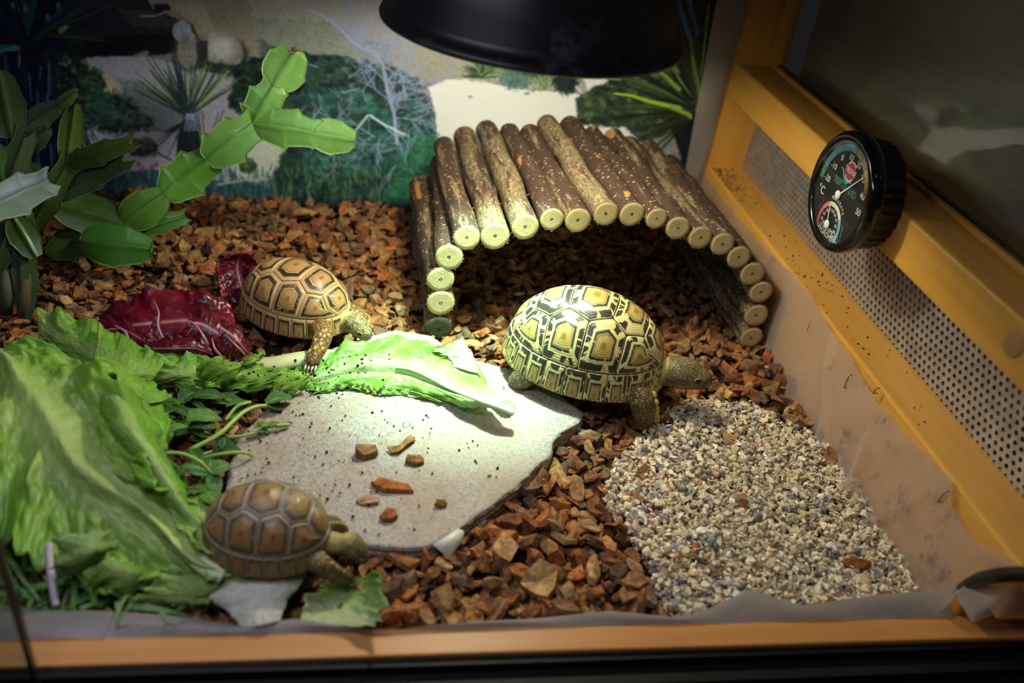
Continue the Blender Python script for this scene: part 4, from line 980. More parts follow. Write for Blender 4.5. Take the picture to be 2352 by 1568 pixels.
# shell gravel
gprot = [mk_chip(700 + k, 0.0037, 0.25 if k % 2 else 0.6, 5 + k % 3, 0.65, 1.6) for k in range(18)]
lo_, hi_ = gpoly.min(0) - 0.01, gpoly.max(0) + 0.01
N = 21000
X = rng.uniform(lo_[0], hi_[0], N); Y = rng.uniform(lo_[1], hi_[1], N)
e = 0.010*fbm(np.stack([X*50, Y*50, X*0], -1), 88, 3)
k_ = inpoly(X + e, Y + e, gpoly) & (X < 0.4485) & (Y > 0.385); X, Y = X[k_], Y[k_]
def grav_z(x, y): return 0.004 + 0.003*fbm(np.stack([x*20, y*20, x*0], -1), 90, 2)
Zc = grav_z(X, Y) + rng.uniform(-0.010, 0.0022, len(X))
pick = rng.choice(len(SHELLC), len(X), p=np.array([.2, .17, .16, .12, .08, .06, .04, .04, .03, .05, .05])); cols = SHELLC[pick]*rng.uniform(0.8, 1.2, (len(X), 1))
scatter_stuff('shell_gravel', gprot, np.stack([X, Y, Zc], 1), rot_mats(len(X), 0.6, rng), rng.uniform(0.4, 1.15, len(X))*rng.choice([0.6, 1.0, 1.25], len(X)), cols, Msh2.m, 'patch of cream crushed shell gravel in the corner by the side wall', 'gravel')
def mk_shell(seed, size):
    """a broken piece of a fan-shaped shell: curved dish with ribs and an uneven edge"""
    r = np.random.default_rng(seed); na, nr = 9, 4; V = []
    a0, a1 = r.uniform(-1.2, -0.7), r.uniform(0.6, 1.2)
    for s in (0, 1):
        for i in range(nr):
            for j in range(na):
                f = (i + 0.6)/(nr - 0.4); a = a0 + (a1-a0)*j/(na-1); q = size*f*(1 + (0.12*r.uniform(-1, 1) if i == nr-1 else 0))
                V.append((q*math.sin(a), q*math.cos(a) - size*0.5, size*0.42*(1 - (f*1.0)**2*0.9 - (a/1.4)**2*0.4) + 0.02*size*(-1)**j - s*size*0.10))
    g = grid_faces(nr, na); F = [list(map(int, f[::-1])) for f in g] + [[int(v) + nr*na for v in f] for f in g]
    rim = [j for j in range(na)] + [i*na + na - 1 for i in range(1, nr)] + [(nr-1)*na + j for j in range(na-2, -1, -1)] + [i*na for i in range(nr-2, 0, -1)]
    n = nr*na
    F += [[rim[i], rim[(i+1) % len(rim)], rim[(i+1) % len(rim)] + n, rim[i] + n] for i in range(len(rim))]
    return np.array(V), F
sh_me = []
for k in range(16):
    V, F = mk_shell(900 + k, 0.0068); c = SHELLC[[4, 2, 0, 7, 2, 8, 0, 4, 5, 9][k % 10]]
    sh_me.append(mesh('shell_fragment', V, F, Msh2.m, color=np.tile(c*1.08, (len(V), 1))))
pb = [mk_chip(950 + k, 0.0046, 1.1, 8, 0.75, 0.0) for k in range(6)]
pb_me = [mesh('pebble', V, F, Msh2.m, smooth=True, color=np.tile([(0.20, 0.22, 0.22), (0.24, 0.25, 0.27), (0.42, 0.22, 0.18), (0.30, 0.27, 0.22), (0.17, 0.17, 0.20), (0.36, 0.33, 0.28)][k], (len(V), 1))) for k, (V, F) in enumerate(pb)]
gin = gpoly.mean(0) + (gpoly - gpoly.mean(0))*0.95
ns_, np_ = 0, 0
while ns_ < 220:
    x, y = rng.uniform(lo_[0], hi_[0]), rng.uniform(lo_[1], hi_[1])
    if not inpoly(np.array(x), np.array(y), gin) or x > 0.442 or y < 0.40: continue
    peb = ns_ % 5 == 4
    o = obj('pebble' if peb else 'shell_fragment', (pb_me[(ns_//5) % 6] if peb else sh_me[ns_ % 16]))
    o.location = (x, y, float(grav_z(np.array(x), np.array(y))) + 0.0032)
    M3 = rot_mats(1, 0.5, rng)[0]; o.rotation_euler = Matrix(M3.tolist()).to_euler(); s = rng.uniform(0.45, 1.0)**1.3; o.scale = (s, s*rng.uniform(0.7, 1), s)
    where = ('near the front rail' if y < 0.45 else 'mid-way up the gravel' if y < 0.53 else 'near the largest tortoise') if x < 0.36 else ('in the gravel corner' if y < 0.45 else 'by the liner')
    big = 'large ' if s > 0.75 else 'small ' if s < 0.5 else ''
    if peb: late_label(o, big + ['grey', 'bluish grey', 'red brown', 'brown', 'dark grey', 'tan'][(ns_//5) % 6] + ' pebble ' + where, x); tag(o, None, 'pebble', 'pebbles in the shell gravel')
    else: late_label(o, big + ['white', 'ivory', 'cream', 'pinkish', 'ivory', 'purplish', 'cream', 'white', 'grey', 'sandy'][(ns_ % 16) % 10] + ' shell fragment ' + where, x); tag(o, None, 'shell fragment', 'shell fragments on the gravel')
    ns_ += 1
# ================================================================== SOIL CRUMBS (uncountable specks)
def crumbs(name, pts, size, label, parent=None):
    pr = [mk_chip(40 + k, size, 0.8, 6, 0.8, 0) for k in range(5)]
    o = scatter_stuff(name, pr, pts, rot_mats(len(pts), 0.5, rng), rng.uniform(0.35, 1.2, len(pts)), np.tile((0.030, 0.014, 0.009), (len(pts), 1))*rng.uniform(0.6, 2.4, (len(pts), 1)), Mch.m, label, 'soil crumbs')
    return o
N = 210; sel = []
while len(sel) < N:
    a, b = rng.uniform(530, 1180), rng.uniform(890, 1240)
    p = pz(a, b, SLAB_Z + 0.0012)
    if inpoly(np.array(p[0]), np.array(p[1]), slab_in) and rng.uniform() < 0.25 + 0.75*math.exp(-((a-640)/230)**2): sel.append(p)
crumbs('soil_crumbs', np.array(sel), 0.0011, 'dark soil crumbs scattered over the stone slab')
P = []
for _ in range(200):
    y = 1.03 - abs(rng.normal(0, 0.045)) if rng.uniform() < 0.55 else rng.uniform(0.5, 1.0)
    if y < 0.90 and rng.uniform() < 0.3: y = rng.normal(0.73, 0.03)
    P.append((0.458 + rng.uniform(0, 0.036)*(1 if y < 0.95 else rng.uniform(0.3, 1)), y, 0.0915))
crumbs('rail_dirt', np.array(P), 0.0011, 'dark dirt crumbs lying on the lower wooden rail')
# white lettuce scrap at the slab's corner
sc_px = [(995, 1249, .0145), (1052, 1213, .016), (1066, 1219, .014), (1062, 1240, .010), (1040, 1270, .006), (1030, 1279, .004), (1018, 1268, .007)]
Pq = np.array([pz(a, b, z) for a, b, z in sc_px]); cq = Pq.mean(0) + (0, 0, 0.0022)
V = np.concatenate([Pq, [cq], Pq - (0, 0, 0.0012)]); n = len(Pq)
F = [(i, (i+1) % n, n) for i in range(n)] + [(i, n+1+i, n+1+(i+1) % n, (i+1) % n) for i in range(n)] + [tuple(range(n+1, 2*n+1))]
Mwh = Mat('white_rib', rough=0.4); Mwh.set('Base Color', Mwh.mix(Mwh.noise(Mwh.coord(), 60), (0.62, 0.60, 0.52), (0.78, 0.76, 0.66)))
tag(obj('lettuce_scrap', mesh('lettuce_scrap', V, F, Mwh.m)), 'torn white scrap of lettuce rib at the tip of the slab', 'lettuce scrap')
# ================================================================== TORTOISES
def dome(d, B=0.74, Hh=0.98, lift=0.25):
    d = np.asarray(d, float); r = np.hypot(d[..., 0], d[..., 1]) + 1e-9; c, s = d[..., 0]/r, d[..., 1]/r
    a = np.clip(r, 0, 1)*PI/2; rad = np.clip(np.sin(a), 1e-6, 1)**0.92 + 0.035*np.clip((r - 0.88)/0.12, 0, 1)**2
    return np.stack([rad*c, B*rad*s, Hh*np.clip(np.cos(a), 1e-6, 1)**0.85 + lift - 0.02*np.clip((r - 0.9)/0.1, 0, 1)*np.abs(s)], -1)
def dome_n(d, **k):
    e = 1e-3; d = np.asarray(d, float)
    n = np.cross(dome(d + (e, 0), **k) - dome(d - (e, 0), **k), dome(d + (0, e), **k) - dome(d - (0, e), **k))
    return n/(np.linalg.norm(n, axis=-1, keepdims=True) + 1e-12)
RM = 0.80
def arc(a0, a1, r=RM, n=9): return [(r*math.cos(math.radians(a)), r*math.sin(math.radians(a))) for a in np.linspace(a0, a1, n)]
VB = [(.78, .20), (.62, .30), (.46, .22), (.31, .34), (.16, .24), (0, .35), (-.16, .24), (-.31, .33), (-.46, .20), (-.62, .30), (-.78, .22)]
def mir(p): return [(a, -b) for a, b in p]
SCUTES = []
for k in range(5):
    s = VB[2*k:2*k+3]
    SCUTES.append(('v', s + mir(s)[::-1]))
ca = [14.4, 62, 90, 118, 164.3]; inn = [VB[0:4], VB[3:6], VB[5:8], VB[7:11]]
for sg in (1, -1):
    for k in range(4):
        p = inn[k] + arc(ca[k+1], ca[k])
        SCUTES.append(('c', p if sg > 0 else mir(p)))
SCUTES.append(('m', arc(-8, 8) + arc(8, -8, 1.0)))
for sg in (1, -1):
    for k in range(11):
        a0, a1 = 8 + k*164/11, 8 + (k+1)*164/11
        p = arc(a0, a1) + arc(a1, a0, 1.0); SCUTES.append(('m', p if sg > 0 else mir(p)))
SCUTES.append(('m', arc(172, 188) + arc(188, 172, 1.0)))
RHO = np.array([0.0, .15, .28, .36, .40, .46, .54, .64, .74, .83, .90, .955, 1.0])
def scute_mesh(kind, poly, hk, bump, mat):
    poly = np.array(poly, float); A = 0; c = np.zeros(2); n = len(poly)
    for i in range(n):
        q = poly[i-1][0]*poly[i][1] - poly[i][0]*poly[i-1][1]; A += q; c += (poly[i-1] + poly[i])*q
    c = c/(3*A)
    if kind == 'm': c = c/np.linalg.norm(c)*0.975
    if A < 0: poly = poly[::-1]
    per = np.r_[0, np.cumsum(np.linalg.norm(np.roll(poly, -1, 0) - poly, axis=1))]
    M = 44; t = np.linspace(0, per[-1], M, endpoint=False); pl = np.r_[poly, poly[:1]]
    b = np.stack([np.interp(t, per, pl[:, 0]), np.interp(t, per, pl[:, 1])], 1)
    b = c + (b - c)*(1 - 0.006/np.maximum(np.linalg.norm(b - c, axis=1), 0.04))[:, None]
    th = np.arctan2(b[:, 1] - c[1], b[:, 0] - c[0])
    V, S = [], []
    for f in RHO[1:]:
        d = c + (b - c)*f; rr_ = np.linalg.norm(d, axis=1); d = d/np.maximum(rr_, 1)[:, None]
        h = bump*(0.55 + 0.45*math.cos(min(f, 1)*PI)) + 0.008*(1 - f**8) + 0.0015*math.sin(f*48)
        if kind == 'm': h = 0.012*(1 - f**8) + 0.002*math.sin(f*40)
        V.append(dome(d, **hk) + dome_n(d, **hk)*h); S.append(np.stack([np.full(M, f), np.cos(th), np.sin(th)], 1))
    V.append(dome(c[None], **hk) + dome_n(c[None], **hk)*(bump + 0.0082 if kind != 'm' else 0.013)); S.append(np.array([[0, 0, 0.0]]))
    R_ = len(RHO) - 1
    F = [list(map(int, f)) for f in grid_faces(R_, M, True)] + [[j, (j+1) % M, R_*M] for j in range(M)]
    # wall down to the seam
    d = b/np.maximum(np.linalg.norm(b, axis=1), 1)[:, None]; V.append(dome(d, **hk) - dome_n(d, **hk)*0.012); S.append(np.stack([np.full(M, 1.0), np.cos(th), np.sin(th)], 1))
    o_ = (R_-1)*M; n0 = R_*M + 1
    F += [[o_ + j, n0 + j, n0 + (j+1) % M, o_ + (j+1) % M] for j in range(M)]
    return np.concatenate(V), F, np.concatenate(S)
def scute_mat(name, style):
    M = Mat(name, rough=0.33)
    sv = M.n('ShaderNodeSeparateXYZ', {0: M.attr('sc', 'Vector')}).outputs
    rho, ct, st = sv[0], sv[1], sv[2]
    oi = M.n('ShaderNodeObjectInfo').outputs['Random']
    comb = lambda a, b, c: M.n('ShaderNodeCombineXYZ', {0: a, 1: b, 2: c}).outputs[0]
    mul = lambda a, b: M.math('MULTIPLY', a, b)
    ofs = mul(oi, 37.0)
    P1 = comb(M.math('ADD', mul(ct, 2.2), ofs), mul(st, 2.2), mul(rho, 2.0))
    P2 = comb(M.math('ADD', mul(ct, 1.5), ofs), mul(st, 1.5), mul(rho, 30.0))
    n1 = M.noise(P1, 1.0, 3, 0.65); n2 = M.noise(P2, 1.0, 3, 0.7)
    wob = M.noise(P1, 2.2, 2)
    r2 = M.math('ADD', rho, mul(M.math('SUBTRACT', wob, 0.5), style.get('wob', 0.10)))
    band = lambda a, b, s=0.03: M.math('MULTIPLY', M.step(r2, a - s, a + s), M.step(r2, b + s, b - s))
    col = M.mix(M.step(r2, style['ar'] - 0.03, style['ar'] + 0.03), style['areola'], style['ground'])
    rings = M.math('SINE', M.math('MULTIPLY_ADD', rho, 62.0, mul(n2, 4.0)))
    col = M.mix(mul(M.step(rings, 0.2, 1.0), style['ringk']), col, style['ringc'])
    # dark line round the areola, dark dot in it
    col = M.mix(mul(band(style['ar'] - 0.03, style['ar'] + 0.02, 0.02), 0.8), col, style['line'])
    col = M.mix(mul(M.step(rho, 0.19, 0.08), 0.75), col, style['line'])
    if style['kind'] == 'leopard':
        blk = mul(band(0.45, 0.57), M.step(n1, 0.36, 0.42))
        P3 = comb(M.math('ADD', mul(ct, 2.6), M.math('ADD', ofs, 11.0)), mul(st, 2.6), mul(rho, 1.1)); n3 = M.noise(P3, 1.0, 2, 0.5)
        blk2 = mul(band(0.70, 0.965, 0.015), M.step(M.math('ADD', n3, mul(M.math('SUBTRACT', n2, 0.5), 0.16)), 0.450, 0.478))
        k = M.math('MAXIMUM', blk, blk2)
    else:
        k = mul(band(style['b0'], style['b1'], 0.04), M.step(M.math('ADD', n1, mul(n2, 0.5)), 0.50, 0.72))
        k = M.math('MAXIMUM', k, mul(band(style['b1'] - 0.05, style['b1'] + 0.015, 0.02), 0.75))
    col = M.mix(mul(k, style.get('kk', 0.96)), col, style['dark'])
    M.set('Base Color', col)
    M.set('Roughness', style.get('rough', 0.34))
    fd = M.step(rho, 0.10, 0.34)
    M.bump(M.math('ADD', mul(M.math('ADD', mul(rings, 0.5), n2), fd), mul(M.math('SUBTRACT', 1.0, fd), 0.5)), 0.25, style.get('bd', 0.0006))
    return M.m
def ell_vf(c, r, n=14, d=None):
    th = np.linspace(0, PI, n); ph = np.linspace(0, 2*PI, 2*n, endpoint=False)
    V = np.stack([(r[0]*np.cos(th))[:, None] + 0*ph, r[1]*np.sin(th)[:, None]*np.cos(ph), r[2]*np.sin(th)[:, None]*np.sin(ph)], -1).reshape(-1, 3)
    if d is not None:
        x = np.array(d, float); x /= np.linalg.norm(x); y = np.cross((0, 0, 1.0), x); y /= np.linalg.norm(y); z = np.cross(x, y)
        V = V @ np.array([x, y, z])
    V = V*0.9999 + np.array(c); return V, [list(map(int, f)) for f in grid_faces(n, 2*n, True)]
def one_skin(parts, voxel, smooth=6):
    """grow one continuous surface from overlapping closed lumps"""
    V, F = join(parts)
    me = bpy.data.meshes.new('body_source'); me.from_pydata(V.tolist(), [], F); me.update()
    bm = bmesh.new(); bm.from_mesh(me); bmesh.ops.remove_doubles(bm, verts=bm.verts, dist=1e-4); bmesh.ops.recalc_face_normals(bm, faces=bm.faces); bm.to_mesh(me); bm.free()
    o = bpy.data.objects.new('body_source', me); COL.objects.link(o)
    md = o.modifiers.new('r', 'REMESH'); md.mode = 'VOXEL'; md.voxel_size = voxel; md.use_smooth_shade = True
    ms = o.modifiers.new('s', 'SMOOTH'); ms.factor = 0.5; ms.iterations = smooth
    bpy.context.view_layer.update()
    r = bpy.data.meshes.new_from_object(o.evaluated_get(bpy.context.evaluated_depsgraph_get()))
    bpy.data.objects.remove(o); bpy.data.meshes.remove(me)
    return r
def skin_mat(name, gap, seed, fine=17.0, coarse=11.0):
    M = Mat(name, rough=0.5); v = M.mapping(M.coord(), loc=(seed, 0, 0)); c = M.attr('Col'); big = M.attr('leg', 'Fac')
    e1 = M.voro(v, fine, 'DISTANCE_TO_EDGE'); e2 = M.voro(v, coarse, 'DISTANCE_TO_EDGE')
    col1 = M.voro(v, fine, out='Color'); sp_ = M.n('ShaderNodeSeparateColor', {0: col1}).outputs
    f1 = M.step(e1, 0.02, 0.10); f2 = M.step(e2, 0.03, 0.14)
    k = M.math('ADD', M.math('MULTIPLY', f1, M.math('SUBTRACT', 1.0, big)), M.math('MULTIPLY', f2, big))
    cv = M.mix(M.math('MULTIPLY_ADD', sp_[0], 0.9, 0.0), c, M.mix(1.0, c, (0.45, 0.42, 0.40), 'MULTIPLY'))
    bare = M.attr('bare', 'Fac')
    cs_ = M.mix(k, M.mix(1.0, c, gap, 'MULTIPLY'), cv)
    M.set('Base Color', M.mix(bare, cs_, c))
    wr_ = M.noise(M.mapping(v, (60, 6, 6)), 1.0, 3)
    M.bump(M.math('ADD', M.math('MULTIPLY', k, M.math('SUBTRACT', 1.0, bare)), M.math('MULTIPLY', wr_, M.math('MULTIPLY', bare, 0.8))), 0.7, 0.0018)
    return M.m
def make_tortoise(label, pos, heading, s, z0, Hh, style, col, head, nose, legs, B=0.74, hs=1.0, roll=0.0):
    root = thing('tortoise', label, 'tortoise', (pos[0], pos[1], z0)); root.rotation_euler = (roll, 0, heading); root.scale = (s, s, s)
    hk = dict(B=B, Hh=Hh, lift=0.25)
    # body: one continuous skin
    head, nose = np.array(head, float), np.array(nose, float); dv = (nose - head)/np.linalg.norm(nose - head)
    P = []
    P.append(ell_vf((0, 0, 0.33), (0.86, B*0.86, 0.22)))
    P.append(tube_vf(catmull([(0.45, 0, 0.36), (0.80, head[1]*0.3, 0.38 + (head[2]-0.38)*0.25), head*0.6 + np.array([0.95, 0, 0.36])*0.4, head - dv*0.08], 12), [0.22, 0.22, 0.21, 0.2, 0.19, 0.185, 0.18, 0.17, 0.165, 0.16, 0.16, 0.155], 16))
    P.append(ell_vf(head, (0.245*hs, 0.180*hs, 0.165*hs), 14, dv))
    P.append(ell_vf(head + dv*0.14*hs + (0, 0, -0.01), (0.18*hs, 0.135*hs, 0.125*hs), 14, dv))
    P.append(ell_vf(head + dv*0.13*hs + (0, 0, -0.075), (0.16*hs, 0.115*hs, 0.07*hs), 12, dv))
    legsets = []
    for L, r in legs:
        L = np.array(L, float); P.append(tube_vf(catmull(L, 10), np.interp(np.linspace(0, 1, 10), [0, .5, .85, 1], r), 14))
        P.append(ell_vf(L[-1], (r[-1]*1.05, r[-1]*1.05, r[-1]*0.75))); legsets.append(L)
    P.append(tube_vf([(-0.75, 0, 0.25), (-0.98, 0.02, 0.16), (-1.08, 0.03, 0.06)], [0.12, 0.07, 0.02], 10))
    me = one_skin(P, 0.026); n = len(me.vertices); co = np.empty(n*3, np.float32); me.vertices.foreach_get('co', co); co = co.reshape(-1, 3)
    rel = (co - head) @ dv; dist = np.linalg.norm(co - head - np.clip(rel, 0, 0.2)[:, None]*dv, axis=1)
    isl = np.zeros(n)
    for L in legsets:
        Q = catmull(L, 24); dm = np.min(np.linalg.norm(co[:, None] - Q[None, 7:], axis=2), axis=1); isl = np.maximum(isl, (dm < 0.23).astype(float))
    hd = np.clip((0.30*hs - dist)/0.05, 0, 1)*np.clip((rel + 0.17*hs)/0.04, 0, 1); isl = np.where(hd > 0.5, 0, isl)
    nn = noise3(co*9, 5)[:, None]
    C = np.tile(np.array(col['skin'], float), (n, 1)); C = C*(1 - isl[:, None]) + np.array(col['leg'])*isl[:, None]
    C = C*(1 - hd[:, None]) + np.array(col['head'])*hd[:, None]
    up = ((co - head) @ np.array([0, 0, 1.0]))
    ch = hd*np.clip((-up - 0.05)/0.03, 0, 1); C = C*(1 - ch[:, None]) + np.array(col['chin'])*ch[:, None]
    mz = hd*np.clip((rel - 0.235*hs)/0.05, 0, 1); C = C*(1 - mz[:, None]) + np.array(col['beak'])*mz[:, None]
    mouth = hd*np.exp(-((up + 0.055*hs + 0.02*np.sin(rel*9))/0.010)**2)*(rel > 0.06*hs); C *= (1 - 0.75*mouth)[:, None]
    C = np.clip(C*(1 + 0.22*nn), 0, 1)
    for nm, arr, typ in (('leg', isl, 'FLOAT'), ('bare', np.clip(1 - hd - isl, 0, 1), 'FLOAT')):
        a = me.attributes.new(nm, typ, 'POINT'); a.data.foreach_set('value', arr.astype(np.float32))
    a = me.attributes.new('Col', 'FLOAT_COLOR', 'POINT'); a.data.foreach_set('color', np.c_[C, np.ones(n)].astype(np.float32).ravel())
    me.materials.clear(); me.materials.append(skin_mat('tortoise_skin', col['gap'], s*100, *col.get('scale', (17.0, 11.0)))); me.name = 'body'
    obj('body', me, root)
    # eyes with lids
    side = np.cross(dv, (0, 0, 1.0)); side /= np.linalg.norm(side); upv = np.cross(side, dv)
    Mey = Mat('eye_black', (0.006, 0.005, 0.004), 0.06).m; Mlid = Mat('eyelid', tuple(np.array(col['head'])*0.7), 0.5).m
    for sg in (1, -1):
        c = head + dv*0.165*hs + side*sg*0.125*hs + upv*0.035*hs
        V, F = ell_vf(c, (0.036*hs, 0.030*hs, 0.036*hs), 10); e = obj('eye', mesh('eye', V, F, Mey), root)
        th = np.linspace(0, 2*PI, 20); out = side*sg*0.9 + dv*0.35; out /= np.linalg.norm(out); a1 = np.cross(out, upv); a1 /= np.linalg.norm(a1); a2 = np.cross(a1, out)
        V, F = tube_vf([c + out*0.012*hs + a1*math.cos(t)*0.040*hs + a2*math.sin(t)*0.034*hs for t in th], 0.012*hs, 6, False); obj('eyelid', mesh('eyelid', V, F, Mlid), root)
        V, F = ell_vf(head + dv*0.305*hs + side*sg*0.035*hs + upv*0.035*hs, (0.012, 0.010, 0.010), 6); obj('nostril', mesh('nostril', V, F, Mey), root)
    # claws
    Mcl = Mat('claw_horn', col['claw'], 0.35).m
    for L in legsets:
        ft, dr = L[-1], (L[-1] - L[-2]); dr[2] = min(dr[2], 0)*0.35; dr = dr/np.linalg.norm(dr); sd = np.cross(dr, (0, 0, 1.0)); sd /= np.linalg.norm(sd)
        for k in (-1.5, -0.5, 0.5, 1.5):
            p = ft + sd*k*0.055 + dr*0.085 + (0, 0, -0.035)
            V, F = tube_vf([p, p + dr*0.07 + (0, 0, -0.012), p + dr*0.125 + (0, 0, -0.045)], [0.024, 0.018, 0.003], 8); obj('claw', mesh('claw', V, F, Mcl), root)
    # big raised scales down the front of the forelegs
    Msp = Mat('leg_scale', rough=0.4); Msp.set('Base Color', Msp.mix(Msp.noise(Msp.coord(), 30), col['spur'], tuple(np.array(col['spur'])*0.55))); Msp = Msp.m
    for L in legsets[:2]:
        Q = catmull(L, 20); sgn = -1 if L[0][1] < 0 else 1
        for k in range(13 if col.get('many') else 8):
            t = 5 + k*(14/(13 if col.get('many') else 8)); i = min(int(t), 18); p = Q[i]; d = Q[i+1] - Q[i]; d /= np.linalg.norm(d)
            o1 = np.cross(d, (0, 0, 1.0)); o1 /= np.linalg.norm(o1); o2 = np.cross(o1, d)
            if o2[2] < 0: o2 = -o2
            a = (-0.9, 0.1, 0.9, 0.5, -0.4)[k % 5]
            ou = np.array([1.0, 0, 0.25]) if not col.get('many') else (o1*math.sin(a)*sgn*-1 + o2*math.cos(a))
            ou = ou - d*(ou @ d); ou /= np.linalg.norm(ou)
            V, F = ell_vf(p + ou*((0.135 - 0.002*k) if col.get('many') else 0.150), (0.050, 0.030, 0.036) if col.get('many') else (0.055, 0.042, 0.040), 8, d); obj('leg_scale', mesh('leg_scale', V, F, Msp), root)
    # shell
    dd = np.concatenate([np.stack([r*np.cos(np.linspace(0, 2*PI, 64, endpoint=False)), r*np.sin(np.linspace(0, 2*PI, 64, endpoint=False))], 1) for r in np.linspace(0.01, 1, 22)])
    V = (dome(dd, **hk) - (0, 0, 0.25))*0.985 + (0, 0, 0.25); V2 = V[-64:]*(0.9, 0.9, 1) + (0, 0, -0.015)
    F = [list(map(int, f)) for f in grid_faces(22, 64, True)]; nV = len(V); V = np.concatenate([V, V2])
    F += [[nV - 64 + j, nV + j, nV + (j+1) % 64, nV - 64 + (j+1) % 64] for j in range(64)]
    car = obj('carapace', mesh('carapace', V, F, Mat('shell_seam', style['seam'], 0.5).m), root)
    V, F = ell_vf((0, 0, 0.22), (0.87, B*0.90, 0.12), 18); V[:, 2] = np.maximum(V[:, 2], 0.125)
    Mpl_ = Mat('plastron_horn', rough=0.4); Mpl_.set('Base Color', Mpl_.mix(Mpl_.noise(Mpl_.coord(), 6), col['plastron'], tuple(np.array(col['plastron'])*0.6)))
    obj('plastron', mesh('plastron', V, F, Mpl_.m), root)
    sm = scute_mat('scute_' + style['kind'], style)
    for kind, poly in SCUTES:
        V, F, S = scute_mesh(kind, poly, hk, style['bump'], sm)
        obj('scute', mesh('scute', V, F, sm, attrs={'sc': S}), car)
    return root
LEO = dict(kind='leopard', ar=0.42, areola=(0.46, 0.34, 0.095), ground=(0.74, 0.66, 0.27), ringc=(0.50, 0.40, 0.13), ringk=0.35, line=(0.20, 0.12, 0.035), dark=(0.016, 0.016, 0.026), seam=(0.04, 0.035, 0.03), bump=0.012, rough=0.30, wob=0.10)
TAN = dict(kind='tan', ar=0.50, areola=(0.48, 0.27, 0.10), ground=(0.60, 0.40, 0.17), ringc=(0.36, 0.20, 0.075), ringk=0.4, line=(0.20, 0.10, 0.035), dark=(0.025, 0.018, 0.018), seam=(0.50, 0.36, 0.16), bump=0.016, b0=0.58, b1=0.80, wob=0.06, rough=0.3)
BRN = dict(kind='brown', ar=0.66, areola=(0.30, 0.185, 0.062), ground=(0.40, 0.32, 0.20), ringc=(0.20, 0.115, 0.045), ringk=0.45, line=(0.12, 0.06, 0.022), dark=(0.028, 0.024, 0.028), seam=(0.05, 0.045, 0.05), bump=0.030, b0=0.70, b1=0.88, wob=0.06, rough=0.36, kk=0.9)
make_tortoise('largest tortoise, black and cream patterned shell, walking out of the log tunnel', (0.2171, 0.6613), -0.377, 0.0768, 0.0125, 0.978, LEO,
    dict(skin=(0.56, 0.45, 0.13), leg=(0.26, 0.19, 0.065), head=(0.25, 0.20, 0.085), chin=(0.42, 0.36, 0.10), beak=(0.10, 0.09, 0.04), gap=(0.35, 0.3, 0.25), claw=(0.62, 0.58, 0.42), spur=(0.62, 0.46, 0.09), plastron=(0.56, 0.47, 0.13), scale=(30.0, 20.0)),
    (1.215, 0.0, 0.455), (1.46, 0.0, 0.45),
    [([(0.66, -0.36, 0.36), (0.84, -0.50, 0.24), (0.90, -0.46, -0.08)], [0.19, 0.165, 0.14, 0.13]), ([(0.66, 0.36, 0.36), (0.86, 0.50, 0.20), (0.92, 0.52, -0.08)], [0.19, 0.165, 0.14, 0.13]),
     ([(-0.50, -0.34, 0.34), (-0.62, -0.46, 0.18), (-0.68, -0.46, 0.07)], [0.2, 0.17, 0.15, 0.14]), ([(-0.50, 0.34, 0.34), (-0.64, 0.5, 0.16), (-0.68, 0.52, 0.04)], [0.2, 0.17, 0.15, 0.14])], hs=1.22)
make_tortoise('small tan tortoise with black-ringed scutes bending its head to the long lettuce leaf', (-0.0575, 0.747), -0.5394, 0.0575, 0.008, 0.90, TAN,
    dict(skin=(0.56, 0.42, 0.16), leg=(0.40, 0.21, 0.065), head=(0.42, 0.34, 0.13), chin=(0.45, 0.36, 0.13), beak=(0.24, 0.19, 0.075), gap=(0.36, 0.28, 0.2), claw=(0.5, 0.45, 0.3), spur=(0.60, 0.36, 0.11), plastron=(0.54, 0.42, 0.18), many=True, scale=(23.0, 13.0)),
    (1.19, 0.0, 0.42), (1.50, -0.02, 0.26),
    [([(0.66, -0.32, 0.38), (0.98, -0.68, 0.46), (1.08, -1.08, 0.28)], [0.2, 0.165, 0.125, 0.12]), ([(0.66, 0.34, 0.36), (0.95, 0.5, 0.2), (1.12, 0.5, 0.06)], [0.19, 0.165, 0.14, 0.13]),
     ([(-0.50, -0.34, 0.34), (-0.78, -0.42, 0.12), (-0.96, -0.36, 0.02)], [0.2, 0.17, 0.14, 0.13]), ([(-0.50, 0.34, 0.34), (-0.64, 0.5, 0.16), (-0.70, 0.52, 0.04)], [0.2, 0.17, 0.15, 0.14])], hs=1.08)
make_tortoise('small brown tortoise with pale-rimmed scutes eating lettuce beside the front rail', (-0.0545, 0.4400), -0.16, 0.0440, 0.0155, 1.02, BRN,
    dict(skin=(0.42, 0.33, 0.10), leg=(0.26, 0.17, 0.06), head=(0.30, 0.235, 0.10), chin=(0.22, 0.18, 0.08), beak=(0.045, 0.04, 0.035), gap=(0.4, 0.35, 0.3), claw=(0.2, 0.16, 0.1), spur=(0.40, 0.28, 0.09), plastron=(0.30, 0.22, 0.09), scale=(26.0, 16.0)),
    (1.36, 0.0, 0.32), (1.53, 0.0, 0.10),
    [([(0.66, -0.32, 0.36), (1.0, -0.46, 0.30), (1.28, -0.34, -0.06)], [0.19, 0.165, 0.14, 0.12]), ([(0.66, 0.34, 0.36), (0.95, 0.5, 0.2), (1.05, 0.5, 0.0)], [0.19, 0.165, 0.14, 0.13]),
     ([(-0.50, -0.34, 0.34), (-0.66, -0.48, 0.12), (-0.72, -0.5, 0.02)], [0.2, 0.17, 0.14, 0.13]), ([(-0.50, 0.34, 0.34), (-0.64, 0.5, 0.16), (-0.70, 0.52, 0.04)], [0.2, 0.17, 0.15, 0.14])], hs=1.15)
